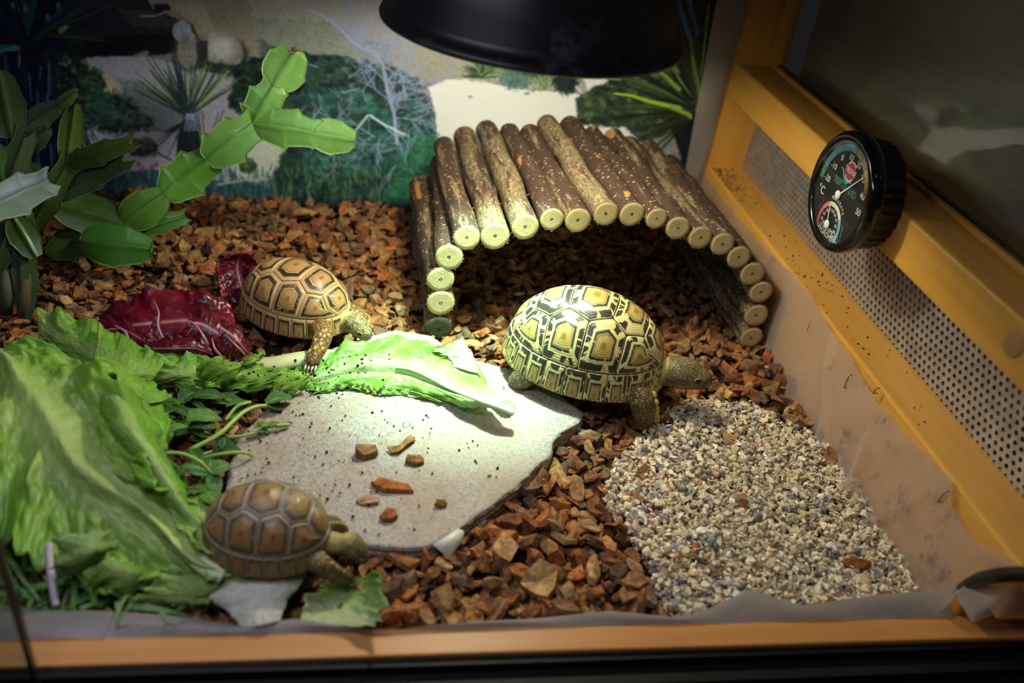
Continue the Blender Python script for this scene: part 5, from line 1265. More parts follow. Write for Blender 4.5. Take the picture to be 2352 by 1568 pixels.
# ================================================================== SALAD LEAVES
def leaf_mat(name, rough=0.33, tr=0.30, trc=(0.30, 0.50, 0.08), vein=(1.25, 1.2, 1.1), bd=0.0028, spec=0.5):
    M = Mat(name, rough=rough); M.set('Specular IOR Level', spec)
    uv = M.attr('lv', 'Vector'); c = M.attr('Col')
    s = M.n('ShaderNodeSeparateXYZ', {0: uv}).outputs
    av = M.math('ABSOLUTE', s[1])
    ph = M.math('ADD', M.math('MULTIPLY', M.math('SUBTRACT', s[0], M.math('MULTIPLY', av, 0.22)), 62.0), M.math('MULTIPLY', M.noise(uv, 4.0, 2), 5.0))
    vn = M.math('POWER', M.math('MULTIPLY_ADD', M.math('SINE', ph), 0.5, 0.5), 14.0)
    net = M.voro(M.mapping(uv, (26, 7, 1)), 1.0, 'DISTANCE_TO_EDGE')
    v2 = M.math('MAXIMUM', M.math('MULTIPLY', vn, 0.7), M.math('MULTIPLY', M.step(net, 0.07, 0.0), 0.5))
    blot = M.noise(M.mapping(uv, (9, 3, 1)), 1.0, 4, 0.7)
    col = M.mix(M.math('MULTIPLY', v2, 0.5), c, M.mix(1.0, c, vein, 'MULTIPLY'))
    col = M.mix(M.step(blot, 0.35, 0.7), M.mix(1.0, col, (0.80, 0.84, 0.7), 'MULTIPLY'), col)
    M.set('Base Color', col)
    M.bump(M.math('ADD', M.math('MULTIPLY', net, 0.9), M.math('MULTIPLY', blot, 0.8)), 0.5, bd)
    if tr: M.translucent(tr, M.mix(1.0, col, trc, 'MULTIPLY') if False else col)
    return M.m
M_LET = leaf_mat('lettuce_leaf', 0.40); M_RAD = leaf_mat('radicchio_leaf', 0.30, 0.10, bd=0.0006, vein=(1.6, 1.1, 1.4)); M_HRB = leaf_mat('herb_leaf', 0.38, 0.22)
M_RIB = Mat('pale_rib', rough=0.32); M_RIB.set('Base Color', M_RIB.attr('Col')); M_RIB.bump(M_RIB.noise(M_RIB.mapping(M_RIB.attr('lv', 'Vector'), (3, 60, 1)), 1.0, 3), 0.35, 0.001)
M_RIB.translucent(0.12, M_RIB.attr('Col')); M_RIB = M_RIB.m
def up3(q): return pz(q[0], q[1], q[2])
def strip_leaf(st, mat, colf, nu=110, nv=37, ruffle=(0.004, 9.0), ser=0.10, seed=1, crumple=0.0015, fold=0.0, zmin=0.002, name='leaf_blade', rib=None, sharp=1.6, crease=None):
    """leaf blade from stations (U edge, midrib, L edge): each (x px, y px, height)"""
    U = catmull([up3(s[0]) for s in st], nu); Mm_ = catmull([up3(s[1]) for s in st], nu); L = catmull([up3(s[2]) for s in st], nu)
    u = np.linspace(0, 1, nu); v = np.linspace(-1, 1, nv)
    v_ = v[None]; e = 1 + ser*fbm(np.stack([u*16 + 0*u, 0*u + seed, 0*u], -1), seed, 3)[:, None]*np.abs(v_)**4
    e2 = 1 + ser*fbm(np.stack([u*16 + 40, 0*u + seed, 0*u], -1), seed, 3)[:, None]*np.abs(v_)**4
    w_ = v_*np.where(v_ > 0, e, e2)
    P = L[:, None]*(w_*(w_-1)/2)[..., None] + Mm_[:, None]*(1-w_**2)[..., None] + U[:, None]*(w_*(w_+1)/2)[..., None]
    N = np.cross(np.gradient(P, axis=0), np.gradient(P, axis=1)); N /= np.linalg.norm(N, axis=2, keepdims=True) + 1e-12
    N *= np.sign(N[..., 2:].mean() + 1e-9)
    uu, vv_ = np.meshgrid(u, v, indexing='ij'); av = np.abs(vv_)
    ph = noise3(np.stack([uu*3, np.sign(vv_), uu*0 + seed], -1), seed)*2.5 + np.sign(vv_)*1.3
    amp, fr = ruffle
    d = amp*av**sharp*np.sin(2*PI*fr*uu + ph + av*1.2)*(0.6 + 0.6*noise3(np.stack([uu*7, vv_*1, uu*0 + 5], -1), seed + 1))
    d += crumple*fbm(np.stack([uu*22, vv_*5, uu*0 + seed], -1), seed + 2, 3)*np.clip(av*2, 0.15, 1)
    d += amp*0.5*av**3*fbm(np.stack([uu*40, vv_*2, uu*0], -1), seed + 3, 2)
    if crease: d -= crease[2]*np.exp(-((vv_ - crease[0])/crease[1])**2)*np.clip(uu*6, 0, 1)
    P = P + N*d[..., None]
    P[..., 2] = np.maximum(P[..., 2], zmin)
    lv = np.stack([uu, vv_, uu*0], -1)
    C = colf(uu, vv_, noise3(np.stack([uu*5, vv_*2, uu*0 + seed], -1), seed + 4))
    return P.reshape(-1, 3), grid_faces(nu, nv), C.reshape(-1, 3), lv.reshape(-1, 3), Mm_, N[:, nv//2]
def add_blade(root, st, mat, colf, name='leaf_blade', thick=0.0007, rib=None, **k):
    P, F, C, lv, Mm_, Nm = strip_leaf(st, mat, colf, name=name, **k)
    o = obj(name, mesh(name, P - np.array(root.location), F, mat, color=C, attrs={'lv': lv}), root)
    md = o.modifiers.new('thickness', 'SOLIDIFY'); md.thickness = thick; md.offset = 0
    if rib:                                                   # raised midrib: (radius at base, at tip, colour base, colour tip, from, to)
        r0, r1, c0_, c1_, a, b = rib; n = len(Mm_); i0, i1 = int(a*(n-1)), int(b*(n-1)) + 1
        t = np.linspace(0, 1, len(Q_ := Mm_[i0:i1])); Q = Q_ - Nm[i0:i1]*((r0 + (r1-r0)*t)*0.36)[:, None]
        V, Fr = tube_vf(Q, r0 + (r1-r0)*t, 10); cc_ = np.array(c0_) + (np.array(c1_) - np.array(c0_))*t[:, None]
        V = V.reshape(len(Q), 10, 3); V = Q[:, None] + (V - Q[:, None])*np.array([1, 1, 0.62]); V = V.reshape(-1, 3)
        lv2 = np.stack([np.repeat(t*8, 10), np.tile(np.arange(10)/10, len(Q)), np.zeros(len(Q)*10)], 1)
        ro = obj('midrib', mesh('midrib', V - np.array(root.location), Fr, M_RIB, color=np.repeat(cc_, 10, 0), attrs={'lv': lv2}), root); ro['label'] = 'pale raised midrib'
    return o
def grad_col(pale, green, base=0.22, ribw=0.18, dark=None):
    pale, green = np.array(pale), np.array(green)
    def f(u, v, n):
        g = np.clip((u - base*0.4)/base, 0, 1)*np.clip((np.abs(v) - ribw*(1-u)*0.7)/(0.55), 0, 1)**0.8
        g = np.clip(g + 0.15*n, 0, 1)[..., None]; c = pale*(1-g) + green*g
        return np.clip(c*(1 + 0.14*n[..., None]), 0, 1)
    return f
PALE, GREEN, LIME, DEEP = (0.62, 0.70, 0.34), (0.21, 0.47, 0.05), (0.36, 0.60, 0.09), (0.10, 0.29, 0.035)
def k6(x, y, z): return (480 + x/3.178, 740 + y/3.178, z)
def k2(x, y, z): return (x/2.01, 680 + y/2.01, z)
# the long leaf across the slab
r1 = thing('lettuce_leaf', 'long pale lettuce leaf lying across the stone slab, white stalk end towards the largest tortoise', 'lettuce leaf', tuple(pz(900, 860, 0.012)))
st = [(k6(2238, 600, .036), k6(2222, 655, .032), k6(2190, 712, .024)), (k6(2130, 535, .036), k6(2080, 590, .038), k6(2085, 652, .028)), (k6(2040, 480, .033), k6(1950, 545, .036), k6(1900, 612, .024)),
      (k6(1985, 380, .032), k6(1760, 470, .030), k6(1700, 580, .017)), (k6(1865, 190, .036), k6(1600, 390, .027), k6(1540, 525, .015)), (k6(1640, 190, .036), k6(1450, 335, .026), k6(1290, 520, .015)),
      (k6(1430, 110, .034), k6(1250, 325, .024), k6(1135, 500, .015)), (k6(1240, 130, .034), k6(1100, 325, .025), k6(1000, 475, .015)), (k6(1010, 165, .029), k6(960, 350, .022), k6(860, 505, .015)), (k6(880, 240, .026), k6(830, 400, .020), k6(740, 500, .015)), (k6(790, 370, .020), k6(740, 420, .018), k6(700, 470, .016))]
add_blade(r1, st, M_LET, grad_col((0.62, 0.72, 0.42), (0.24, 0.50, 0.08), 0.22, 0.08), ruffle=(0.0050, 6), ser=0.20, seed=11, crumple=0.003, zmin=0.0145, crease=(-0.12, 0.11, 0.0065), rib=(0.0052, 0.0012, (0.74, 0.76, 0.58), (0.55, 0.72, 0.28), 0.0, 0.55))
# ragged lower frill of the same leaf
st = [(k6(1700, 575, .018), k6(1690, 585, .016), k6(1650, 565, .0155)), (k6(1450, 490, .020), k6(1430, 505, .018), k6(1420, 530, .0155)), (k6(1270, 480, .020), k6(1270, 505, .018), k6(1290, 530, .0155)), (k6(1150, 455, .020), k6(1150, 480, .018), k6(1160, 505, .0155)), (k6(1050, 445, .020), k6(1040, 465, .018), k6(1000, 480, .0155)), (k6(850, 470, .018), k6(830, 490, .017), k6(770, 512, .0155))]
add_blade(r1, st, M_LET, grad_col(LIME, (0.34, 0.60, 0.10), 0.1, 0.0), name='leaf_frill', ruffle=(0.003, 12), ser=0.5, seed=12, nv=13, zmin=0.0145)
# torn peak standing up beside the stalk
st = [(k6(1985, 380, .034), k6(1900, 360, .034), k6(1800, 330, .032)), (k6(1925, 250, .042), k6(1880, 230, .042), k6(1700, 240, .036)), (k6(1870, 150, .046), k6(1840, 180, .044), k6(1660, 190, .038)), (k6(1850, 98, .048), k6(1842, 110, .047), k6(1830, 140, .046))]
add_blade(r1, st, M_LET, grad_col((0.66, 0.74, 0.46), (0.44, 0.62, 0.24), 0.5, 0.3), name='torn_lobe', ruffle=(0.0018, 3), ser=0.4, seed=13, nu=40, nv=17)
# the leaf whose thick pale rib the small tortoise steps on
r2 = thing('lettuce_leaf', 'lettuce leaf with a thick pale rib under the small tan tortoise\'s foot', 'lettuce leaf', tuple(pz(620, 850, 0.012)))
st = [(k6(860, 290, .010), k6(840, 340, .013), k6(800, 420, .0145)), (k6(760, 300, .010), k6(740, 360, .015), k6(690, 450, .0155)), (k6(600, 320, .010), k6(590, 380, .016), k6(540, 500, .015)), (k6(420, 340, .012), k6(400, 400, .018), k6(400, 500, .015)), (k6(230, 320, .020), k6(200, 380, .022), k6(200, 500, .014)), (k6(0, 250, .030), k6(0, 350, .026), k6(-20, 480, .014)), (k6(-200, 200, .034), k6(-200, 320, .026), k6(-220, 470, .012)), (k6(-480, 160, .040), k6(-450, 330, .028), k6(-480, 450, .010))]
add_blade(r2, st, M_LET, grad_col((0.40, 0.60, 0.14), (0.17, 0.42, 0.04), 0.1, 0.0), ruffle=(0.006, 8), ser=0.22, seed=21, crumple=0.003, zmin=0.008)
rb_ = [k6(960, 262, .012), k6(860, 252, .0145), k6(760, 260, .0155), k6(620, 278, .0155), k6(450, 306, .0145), (582, 836, .013), (534, 848, .012)]
Q = catmull([up3(q) for q in rb_], 40); V, F = tube_vf(Q, np.interp(np.linspace(0, 1, 40), [0, .25, 1], [.0080, .0100, .0070]), 14); V = V.reshape(40, 14, 3); V = (Q[:, None] + (V - Q[:, None])*np.array([1, 1, 0.7])).reshape(-1, 3)
tt = np.linspace(0, 1, 40); child = obj('midrib', mesh('midrib', V - np.array(r2.location), F, M_RIB, color=np.tile((0.66, 0.68, 0.34), (560, 1)), attrs={'lv': np.stack([np.repeat(tt*6, 14), np.tile(np.arange(14)/14, 40), np.zeros(560)], 1)}), r2); child['label'] = 'thick pale green rib'
for k, (st, c) in enumerate([
    ([(k6(330, 290, .034), k6(300, 330, .036), k6(240, 340, .034)), (k6(390, 240, .044), k6(300, 300, .044), k6(230, 300, .036)), (k6(405, 232, .046), k6(330, 250, .046), k6(270, 270, .040)), (k6(390, 228, .046), k6(370, 232, .046), k6(340, 240, .044))], (0.28, 0.52, 0.07)),
    ([(k6(260, 330, .034), k6(180, 400, .030), k6(60, 460, .022)), (k6(180, 310, .040), k6(100, 350, .038), k6(0, 420, .026)), (k6(120, 270, .044), k6(40, 300, .042), k6(-60, 380, .030)), (k6(60, 250, .044), k6(0, 270, .044), k6(-80, 310, .036))], (0.30, 0.55, 0.08)),
    ([(k6(640, 370, .030), k6(480, 400, .026), k6(420, 490, .018)), (k6(660, 400, .030), k6(560, 440, .026), k6(480, 515, .017)), (k6(740, 390, .030), k6(650, 470, .024), k6(600, 525, .0155)), (k6(740, 420, .026), k6(720, 440, .024), k6(690, 480, .018))], (0.34, 0.58, 0.08)),
    ([(k6(520, 330, .034), k6(400, 390, .030), k6(260, 420, .026)), (k6(480, 420, .028), k6(380, 450, .026), k6(280, 470, .020)), (k6(460, 470, .022), k6(360, 500, .020), k6(230, 505, .015))], (0.20, 0.45, 0.05))]):
    add_blade(r2, st, M_LET, grad_col(LIME, c, 0.05, 0.0), name='leaf_lobe', ruffle=(0.0035, 3.5), ser=0.25, seed=30 + k, nu=46, nv=21, zmin=0.0145)
# far leaf at the side, broad and crinkled
r3 = thing('lettuce_leaf', 'bright crinkled lettuce leaf standing beside the radicchio below the cactus', 'lettuce leaf', tuple(pz(250, 790, 0.0)))
st = [((84, 706, .045), (86, 740, .040), (92, 790, .020)), ((150, 722, .046), (130, 770, .036), (110, 800, .018)), ((210, 742, .044), (190, 800, .034), (150, 830, .018)), ((290, 775, .040), (250, 830, .030), (210, 860, .016)), ((350, 812, .036), (320, 852, .028), (280, 880, .014)), ((410, 820, .034), (390, 862, .026), (360, 890, .012)), ((450, 800, .034), (450, 850, .026), (440, 890, .012))]
add_blade(r3, st, M_LET, grad_col((0.42, 0.62, 0.16), (0.22, 0.48, 0.06), 0.1, 0.1), ruffle=(0.006, 4.5), ser=0.14, seed=41, crumple=0.003)
st = [((225, 750, .046), (220, 800, .046), (200, 850, .030)), ((290, 772, .048), (270, 830, .046), (230, 860, .030)), ((330, 800, .046), (310, 850, .042), (280, 890, .026)), ((380, 830, .038), (360, 860, .034), (340, 890, .022))]
add_blade(r3, st, M_LET, grad_col((0.40, 0.62, 0.14), (0.24, 0.50, 0.06), 0.05, 0.1), name='leaf_lobe', ruffle=(0.005, 2.5), ser=0.14, seed=42, nu=60, nv=25)
# the big near leaf
r4 = thing('lettuce_leaf', 'largest crumpled lettuce leaf with a broad white midrib, heaped at the near corner', 'lettuce leaf', tuple(pz(300, 1100, 0.0)))
st = [(k2(1160, 1290, .020), k2(1060, 1290, .022), k2(930, 1330, .016)), (k2(1000, 1215, .026), k2(930, 1230, .026), k2(1000, 1372, .012)), (k2(930, 1110, .034), k2(800, 1110, .028), k2(830, 1420, .010)), (k2(830, 950, .046), k2(650, 980, .034), k2(600, 1395, .012)), (k2(740, 840, .056), k2(500, 890, .040), k2(420, 1330, .016)), (k2(640, 690, .064), k2(370, 790, .044), k2(270, 1240, .022)),
      (k2(590, 560, .068), k2(300, 680, .048), k2(110, 1180, .028)), (k2(550, 440, .066), k2(230, 570, .050), k2(20, 1050, .034)), (k2(450, 290, .060), k2(150, 470, .052), k2(-90, 850, .044)), (k2(270, 225, .058), k2(90, 390, .052), k2(-130, 620, .048)), (k2(120, 215, .056), k2(40, 310, .052), k2(-100, 430, .050)), (k2(-10, 225, .054), k2(-30, 270, .052), k2(-80, 320, .050))]
add_blade(r4, st, M_LET, grad_col((0.60, 0.76, 0.27), (0.27, 0.52, 0.06), 0.16, 0.26), ruffle=(0.0135, 4.2), ser=0.16, seed=51, crumple=0.0085, nu=170, nv=61, zmin=0.004, crease=(0.0, 0.16, -0.010), rib=(0.0085, 0.0026, (0.66, 0.74, 0.42), (0.46, 0.62, 0.20), 0.02, 0.85))
# inner fold along its bright ridge
st = [(k2(1010, 1180, .024), k2(960, 1170, .028), k2(900, 1200, .020)), (k2(960, 1080, .030), k2(890, 1050, .038), k2(830, 1060, .026)), (k2(880, 950, .036), k2(790, 900, .052), k2(700, 930, .032)), (k2(800, 820, .040), k2(690, 740, .064), k2(590, 800, .040)), (k2(760, 680, .044), k2(605, 610, .074), k2(500, 680, .044)), (k2(700, 560, .044), k2(560, 500, .074), k2(440, 560, .046)), (k2(620, 450, .044), k2(520, 420, .066), k2(400, 450, .046))]
add_blade(r4, st, M_LET, grad_col((0.46, 0.64, 0.20), (0.22, 0.48, 0.055), 0.15, 0.2), name='leaf_fold', ruffle=(0.003, 4), ser=0.08, seed=52, nu=90, nv=31, crumple=0.002)
# behind the ridge: rounded lobes
st = [(k2(800, 690, .024), k2(700, 700, .036), k2(640, 640, .046)), (k2(790, 600, .024), k2(690, 590, .042), k2(600, 540, .052)), (k2(760, 500, .026), k2(640, 500, .044), k2(560, 440, .056)), (k2(700, 400, .030), k2(600, 400, .046), k2(500, 370, .058)), (k2(660, 350, .032), k2(560, 330, .048), k2(450, 300, .058)), (k2(560, 290, .036), k2(480, 280, .050), k2(440, 275, .056))]
add_blade(r4, st, M_LET, grad_col((0.32, 0.56, 0.10), (0.24, 0.52, 0.06), 0.05, 0.0), name='leaf_lobe', ruffle=(0.0055, 4), ser=0.16, seed=53, nu=80, nv=31)
st = [(k2(800, 450, .028), k2(760, 480, .032), k2(700, 500, .036)), (k2(760, 440, .030), k2(720, 460, .034), k2(640, 470, .042)), (k2(640, 400, .034), k2(600, 420, .040), k2(560, 430, .046))]
add_blade(r4, st, M_LET, grad_col(LIME, (0.26, 0.54, 0.07), 0.05, 0.0), name='leaf_lobe', ruffle=(0.003, 2), ser=0.12, seed=54, nu=30, nv=15)
# drooping lobes towards the rail
for k, st in enumerate([
    [(k2(500, 1080, .040), k2(430, 1100, .046), k2(270, 1090, .050)), (k2(520, 1150, .034), k2(420, 1180, .042), k2(262, 1200, .042)), (k2(470, 1190, .026), k2(360, 1250, .032), k2(258, 1270, .030)), (k2(400, 1260, .018), k2(340, 1285, .022), k2(270, 1275, .022))],
    [(k2(560, 1195, .034), k2(480, 1220, .038), k2(390, 1290, .030)), (k2(640, 1250, .028), k2(560, 1280, .032), k2(430, 1335, .020)), (k2(720, 1270, .024), k2(600, 1320, .026), k2(520, 1385, .014)), (k2(640, 1340, .018), k2(600, 1370, .016), k2(560, 1390, .011))],
    [(k2(940, 1270, .022), k2(850, 1290, .026), k2(760, 1280, .028)), (k2(1020, 1340, .016), k2(860, 1350, .022), k2(680, 1350, .024)), (k2(980, 1395, .011), k2(820, 1410, .016), k2(620, 1400, .016)), (k2(880, 1422, .008), k2(800, 1425, .010), k2(700, 1418, .010))]]):
    add_blade(r4, st, M_LET, grad_col((0.44, 0.60, 0.20), [(0.30, 0.50, 0.14), (0.26, 0.48, 0.08), (0.38, 0.55, 0.14)][k], 0.05, 0.0), name='leaf_lobe', ruffle=(0.0045, 2.6), ser=0.2, seed=60 + k, nu=50, nv=27, zmin=0.004)
# leaf tip lying under the brown tortoise
r5 = thing('lettuce_leaf', 'flat yellowish green lettuce piece between the large leaf and the brown tortoise', 'lettuce leaf', tuple(pz(470, 1190, 0.0)))
st = [(k2(1015, 1000, .014), k2(1000, 1090, .014), k2(980, 1200, .012)), (k2(1015, 950, .014), k2(930, 1040, .016), k2(930, 1180, .012)), (k2(935, 858, .015), k2(870, 980, .018), k2(860, 1080, .014)), (k2(850, 920, .016), k2(800, 940, .018), k2(780, 970, .016))]
add_blade(r5, st, M_LET, grad_col((0.46, 0.62, 0.16), (0.36, 0.56, 0.10), 0.05, 0.1), ruffle=(0.002, 2.5), ser=0.1, seed=71, nu=46, nv=25, zmin=0.010)
# white stalk piece and the little cupped leaf at the rail
r6 = thing('lettuce_stalk', 'broad white lettuce stalk running under the brown tortoise to the front rail', 'lettuce stalk', tuple(pz(610, 1390, 0.0)))
st = [(k2(1290, 1500, .0165), k2(1210, 1520, .017), k2(1120, 1530, .0145)), (k2(1320, 1420, .014), k2(1200, 1440, .020), k2(1060, 1460, .012)), (k2(1380, 1330, .013), k2(1190, 1370, .020), k2(970, 1390, .011)), (k2(1420, 1260, .013), k2(1240, 1290, .018), k2(1000, 1330, .011)), (k2(1400, 1200, .013), k2(1250, 1220, .015), k2(1100, 1240, .012))]
add_blade(r6, st, M_LET, lambda u, v, n: np.clip(np.array((0.86, 0.83, 0.80))*(1 + 0.08*n[..., None]) - np.array((0.16, 0.05, 0.25))*(np.abs(v)**3)[..., None]*0.6, 0, 1), name='stalk', thick=0.003, ruffle=(0.0014, 3), ser=0.03, seed=81, nu=50, nv=25, zmin=0.0)
r7 = thing('lettuce_leaf', 'small cupped lettuce leaf tip under the brown tortoise\'s head at the front rail', 'lettuce leaf', tuple(pz(790, 1390, 0.0)))
st = [((690, 1425, .014), (740, 1432, .014), (830, 1440, .020)), ((700, 1375, .018), (775, 1408, .006), (874, 1425, .027)), ((735, 1355, .020), (800, 1378, .004), (880, 1390, .032)), ((750, 1340, .016), (815, 1348, .004), (876, 1340, .032)), ((790, 1330, .012), (832, 1325, .008), (864, 1308, .028))]
add_blade(r7, st, M_LET, lambda u, v, n: np.array((0.62, 0.68, 0.42)) + (np.array((0.30, 0.58, 0.10)) - np.array((0.62, 0.68, 0.42)))*np.clip(u*1.3 - 0.2 + 0.2*n, 0, 1)[..., None], ruffle=(0.0022, 5), ser=0.14, seed=91, nu=60, nv=29, zmin=0.002)
# ================================================================== RADICCHIO
def rad_col(u, v, n):
    wine = np.array((0.12, 0.005, 0.017)); pk = np.array((0.62, 0.36, 0.42))
    vein = np.clip(1 - np.abs(v)/0.07, 0, 1)*np.clip(1.1 - u*0.9, 0, 1) + 0.22*np.clip(1 - np.abs(np.sin(u*15 + np.abs(v)*3))/0.10, 0, 1)*np.clip(1 - np.abs(v)*1.1, 0, 1)*0.6
    c = wine*(1 + 0.6*n[..., None]) + (pk - wine)*np.clip(vein, 0, 0.9)[..., None]
    return np.clip(c, 0, 1)
rr1 = thing('radicchio_leaf', 'glossy dark red radicchio leaf standing upright behind the small tan tortoise', 'radicchio leaf', tuple(pz(545, 690, 0.0)))
st = [((600, 735, .004), (560, 740, .004), (520, 730, .006)), ((606, 690, .016), (560, 690, .016), (512, 690, .018)), ((602, 655, .028), (552, 650, .026), (503, 645, .030)), ((588, 630, .038), (545, 618, .036), (496, 612, .038)), ((590, 600, .048), (548, 597, .044), (497, 594, .044)), ((582, 578, .056), (555, 582, .054), (520, 587, .050))]
add_blade(rr1, st, M_RAD, rad_col, ruffle=(0.0035, 3), ser=0.12, seed=101, nu=70, nv=31, crumple=0.003)
rr2 = thing('radicchio_leaf', 'crumpled wine red radicchio leaf with pink veins heaped among the lettuce', 'radicchio leaf', tuple(pz(400, 750, 0.0)))
folds = [
    [((200, 752, .014), (215, 760, .014), (250, 800, .010)), ((255, 706, .030), (270, 750, .026), (320, 810, .012)), ((300, 685, .040), (320, 745, .032), (380, 815, .014)), ((360, 668, .046), (375, 740, .034), (430, 820, .014)), ((430, 664, .050), (440, 735, .034), (470, 815, .014)), ((490, 676, .046), (500, 735, .034), (520, 800, .014)), ((530, 700, .036), (545, 750, .026), (560, 800, .012))],
    [((330, 690, .050), (345, 700, .054), (352, 715, .052)), ((352, 700, .054), (362, 740, .048), (372, 765, .042)), ((350, 745, .048), (368, 770, .040), (386, 790, .032)), ((330, 780, .038), (362, 795, .032), (395, 810, .024))],
    [((212, 745, .034), (230, 760, .036), (250, 775, .030)), ((250, 725, .044), (275, 755, .042), (290, 780, .034)), ((290, 735, .046), (310, 770, .042), (300, 800, .030)), ((330, 780, .040), (345, 795, .036), (340, 812, .024))],
    [((425, 718, .052), (432, 740, .052), (410, 770, .042)), ((470, 712, .054), (465, 745, .050), (440, 790, .036)), ((510, 722, .050), (500, 765, .044), (470, 810, .026)), ((540, 745, .042), (525, 790, .034), (495, 825, .018))],
    [((500, 730, .048), (505, 750, .048), (480, 790, .036)), ((540, 745, .044), (540, 775, .042), (520, 815, .028)), ((568, 775, .034), (560, 800, .032), (545, 825, .020)), ((578, 800, .026), (572, 812, .026), (560, 822, .018))],
    [((330, 785, .036), (350, 800, .038), (345, 812, .030)), ((390, 780, .042), (400, 800, .040), (395, 815, .030)), ((440, 770, .044), (450, 800, .038), (455, 825, .024)), ((480, 790, .036), (490, 815, .030), (500, 832, .018))]]
for k, st in enumerate(folds):
    add_blade(rr2, st, M_RAD, rad_col, name='leaf_blade' if k == 0 else 'leaf_fold', ruffle=(0.006 if k == 0 else 0.003, 4 if k == 0 else 2), ser=0.12, seed=110 + k, nu=70 if k == 0 else 44, nv=31 if k == 0 else 21, crumple=0.0028 if k == 0 else 0.0014)
Mpk = Mat('pink_rib', (0.42, 0.20, 0.24), 0.35).m
for P_ in ([(352, 688, .054), (364, 715, .053), (362, 745, .049), (374, 775, .042)], [(428, 730, .054), (452, 748, .052), (470, 775, .046), (478, 790, .040)], [(487, 775, .044), (494, 800, .038), (516, 824, .026)], [(520, 770, .046), (545, 795, .040), (562, 812, .030)], [(334, 790, .041), (347, 808, .038), (352, 820, .032)], [(262, 745, .047), (285, 758, .046), (296, 778, .042)]):
    Q = catmull([up3(q) for q in P_], 20); V, F = tube_vf(Q, np.interp(np.linspace(0, 1, 20), [0, .6, 1], [.0004, .0013, .0009]), 8); V[:, 2] -= 0.0007; o = obj('leaf_vein', mesh('leaf_vein', V - np.array(rr2.location), F, Mpk), rr2)
# ================================================================== HERBS
M_STEM = Mat('herb_stem', (0.30, 0.46, 0.10), 0.4).m
def stem(root, pts, r=0.0014, name='stem', mat=None):
    Q = catmull([up3(q) for q in pts], 26); V, F = tube_vf(Q, np.linspace(r, r*0.75, 26), 8); return obj(name, mesh(name, V - np.array(root.location), F, mat or M_STEM), root)
def flat_leaf(root, base, tip, wid, col, seed, cup=0.25, ser=0.08, name='leaflet', wf=None):
    """a small leaf from base to tip (pixel + height), width in pixels at its broadest"""
    b, t = np.array(up3(base)), np.array(up3(tip)); ax_ = t - b; L = np.linalg.norm(ax_)
    ww = wid*np.linalg.norm(t - CC)/F_PX
    d = ax_/L; s = np.cross(d, (0, 0, 1.0)); s /= np.linalg.norm(s); n = np.cross(s, d)
    nu, nv = 22, 13; u = np.linspace(0, 1, nu); v = np.linspace(-1, 1, nv)
    prof = (wf or (lambda q: np.sin(PI*np.clip(q, 0, 1)**0.75)**0.7))(u)*(1 + ser*fbm(np.stack([u*12, u*0 + seed, u*0], -1), seed, 2)); prof[0] = 0.06; prof[-1] = max(prof[-1], 0.04)
    bend = 0.10*L*np.sin(u*PI)*(1 if seed % 2 else -0.6)
    P = b + d*(u*L)[:, None, None] + s*(v[None]*prof[:, None]*ww/2)[..., None] + n*((np.abs(v)[None]**1.3*prof[:, None]*ww/2*cup) + bend[:, None] + 0.05*ww*fbm(np.stack(np.broadcast_arrays(u[:, None]*5, v[None]*3, 0.0*v[None] + seed), -1), seed, 2))[..., None]
    P[..., 2] = np.maximum(P[..., 2], 0.0015)
    lv = np.stack(np.broadcast_arrays(u[:, None]*0.35, v[None], 0*v[None]), -1).reshape(-1, 3)
    C = np.array(col)*(1 + 0.15*noise3(lv*(9, 3, 1) + seed, seed)[:, None]); C = C + (np.array((0.35, 0.5, 0.15)) - C)*np.clip(1 - np.abs(lv[:, 1:2])/0.09, 0, 1)*0.5
    o = obj(name, mesh(name, P.reshape(-1, 3) - np.array(root.location), grid_faces(nu, nv), M_HRB, color=np.clip(C, 0, 1), attrs={'lv': lv}), root)
    md = o.modifiers.new('thickness', 'SOLIDIFY'); md.thickness = 0.0005; md.offset = 0
    return o
def kh(x, y, z): return (350 + x/5.226, 850 + y/5.226, z)
HG, HD, HL = (0.11, 0.27, 0.05), (0.055, 0.16, 0.03), (0.20, 0.40, 0.07)
h = thing('clover_sprig', 'three-lobed clover leaf on a curved stalk lying at the slab edge above the brown tortoise', 'clover', tuple(pz(480, 1080, 0.012)))
stem(h, [kh(-60, 1060, .030), kh(120, 1000, .034), kh(350, 1000, .036), kh(560, 1090, .034), kh(715, 1240, .024)], 0.0016)
flat_leaf(h, kh(700, 1235, .024), kh(350, 1150, .026), 46, (0.13, 0.29, 0.075), 1, 0.1); flat_leaf(h, kh(700, 1230, .024), kh(930, 1130, .026), 44, (0.13, 0.29, 0.075), 3, 0.1, wf=lambda q: np.sin(PI*np.clip(q, 0, 1)**0.9)**0.5); flat_leaf(h, kh(700, 1240, .024), kh(800, 1480, .018), 34, (0.12, 0.27, 0.07), 2, 0.1)
flat_leaf(h, kh(690, 1225, .024), kh(700, 1060, .028), 40, (0.10, 0.24, 0.06), 5, 0.1)
h = thing('herb_sprig', 'folded dark green herb leaf on a long bright stalk at the slab edge', 'herb', tuple(pz(560, 950, 0.013)))
stem(h, [kh(450, 960, .016), kh(720, 820, .022), kh(860, 720, .024), kh(960, 620, .025), kh(1100, 500, .025), kh(1250, 435, .024), kh(1370, 425, .022)], 0.0022)
flat_leaf(h, kh(1370, 400, .022), kh(1690, 340, .017), 40, (0.08, 0.23, 0.06), 7, 0.5); flat_leaf(h, kh(1350, 350, .024), kh(1560, 470, .016), 36, (0.07, 0.19, 0.05), 8, 0.3)
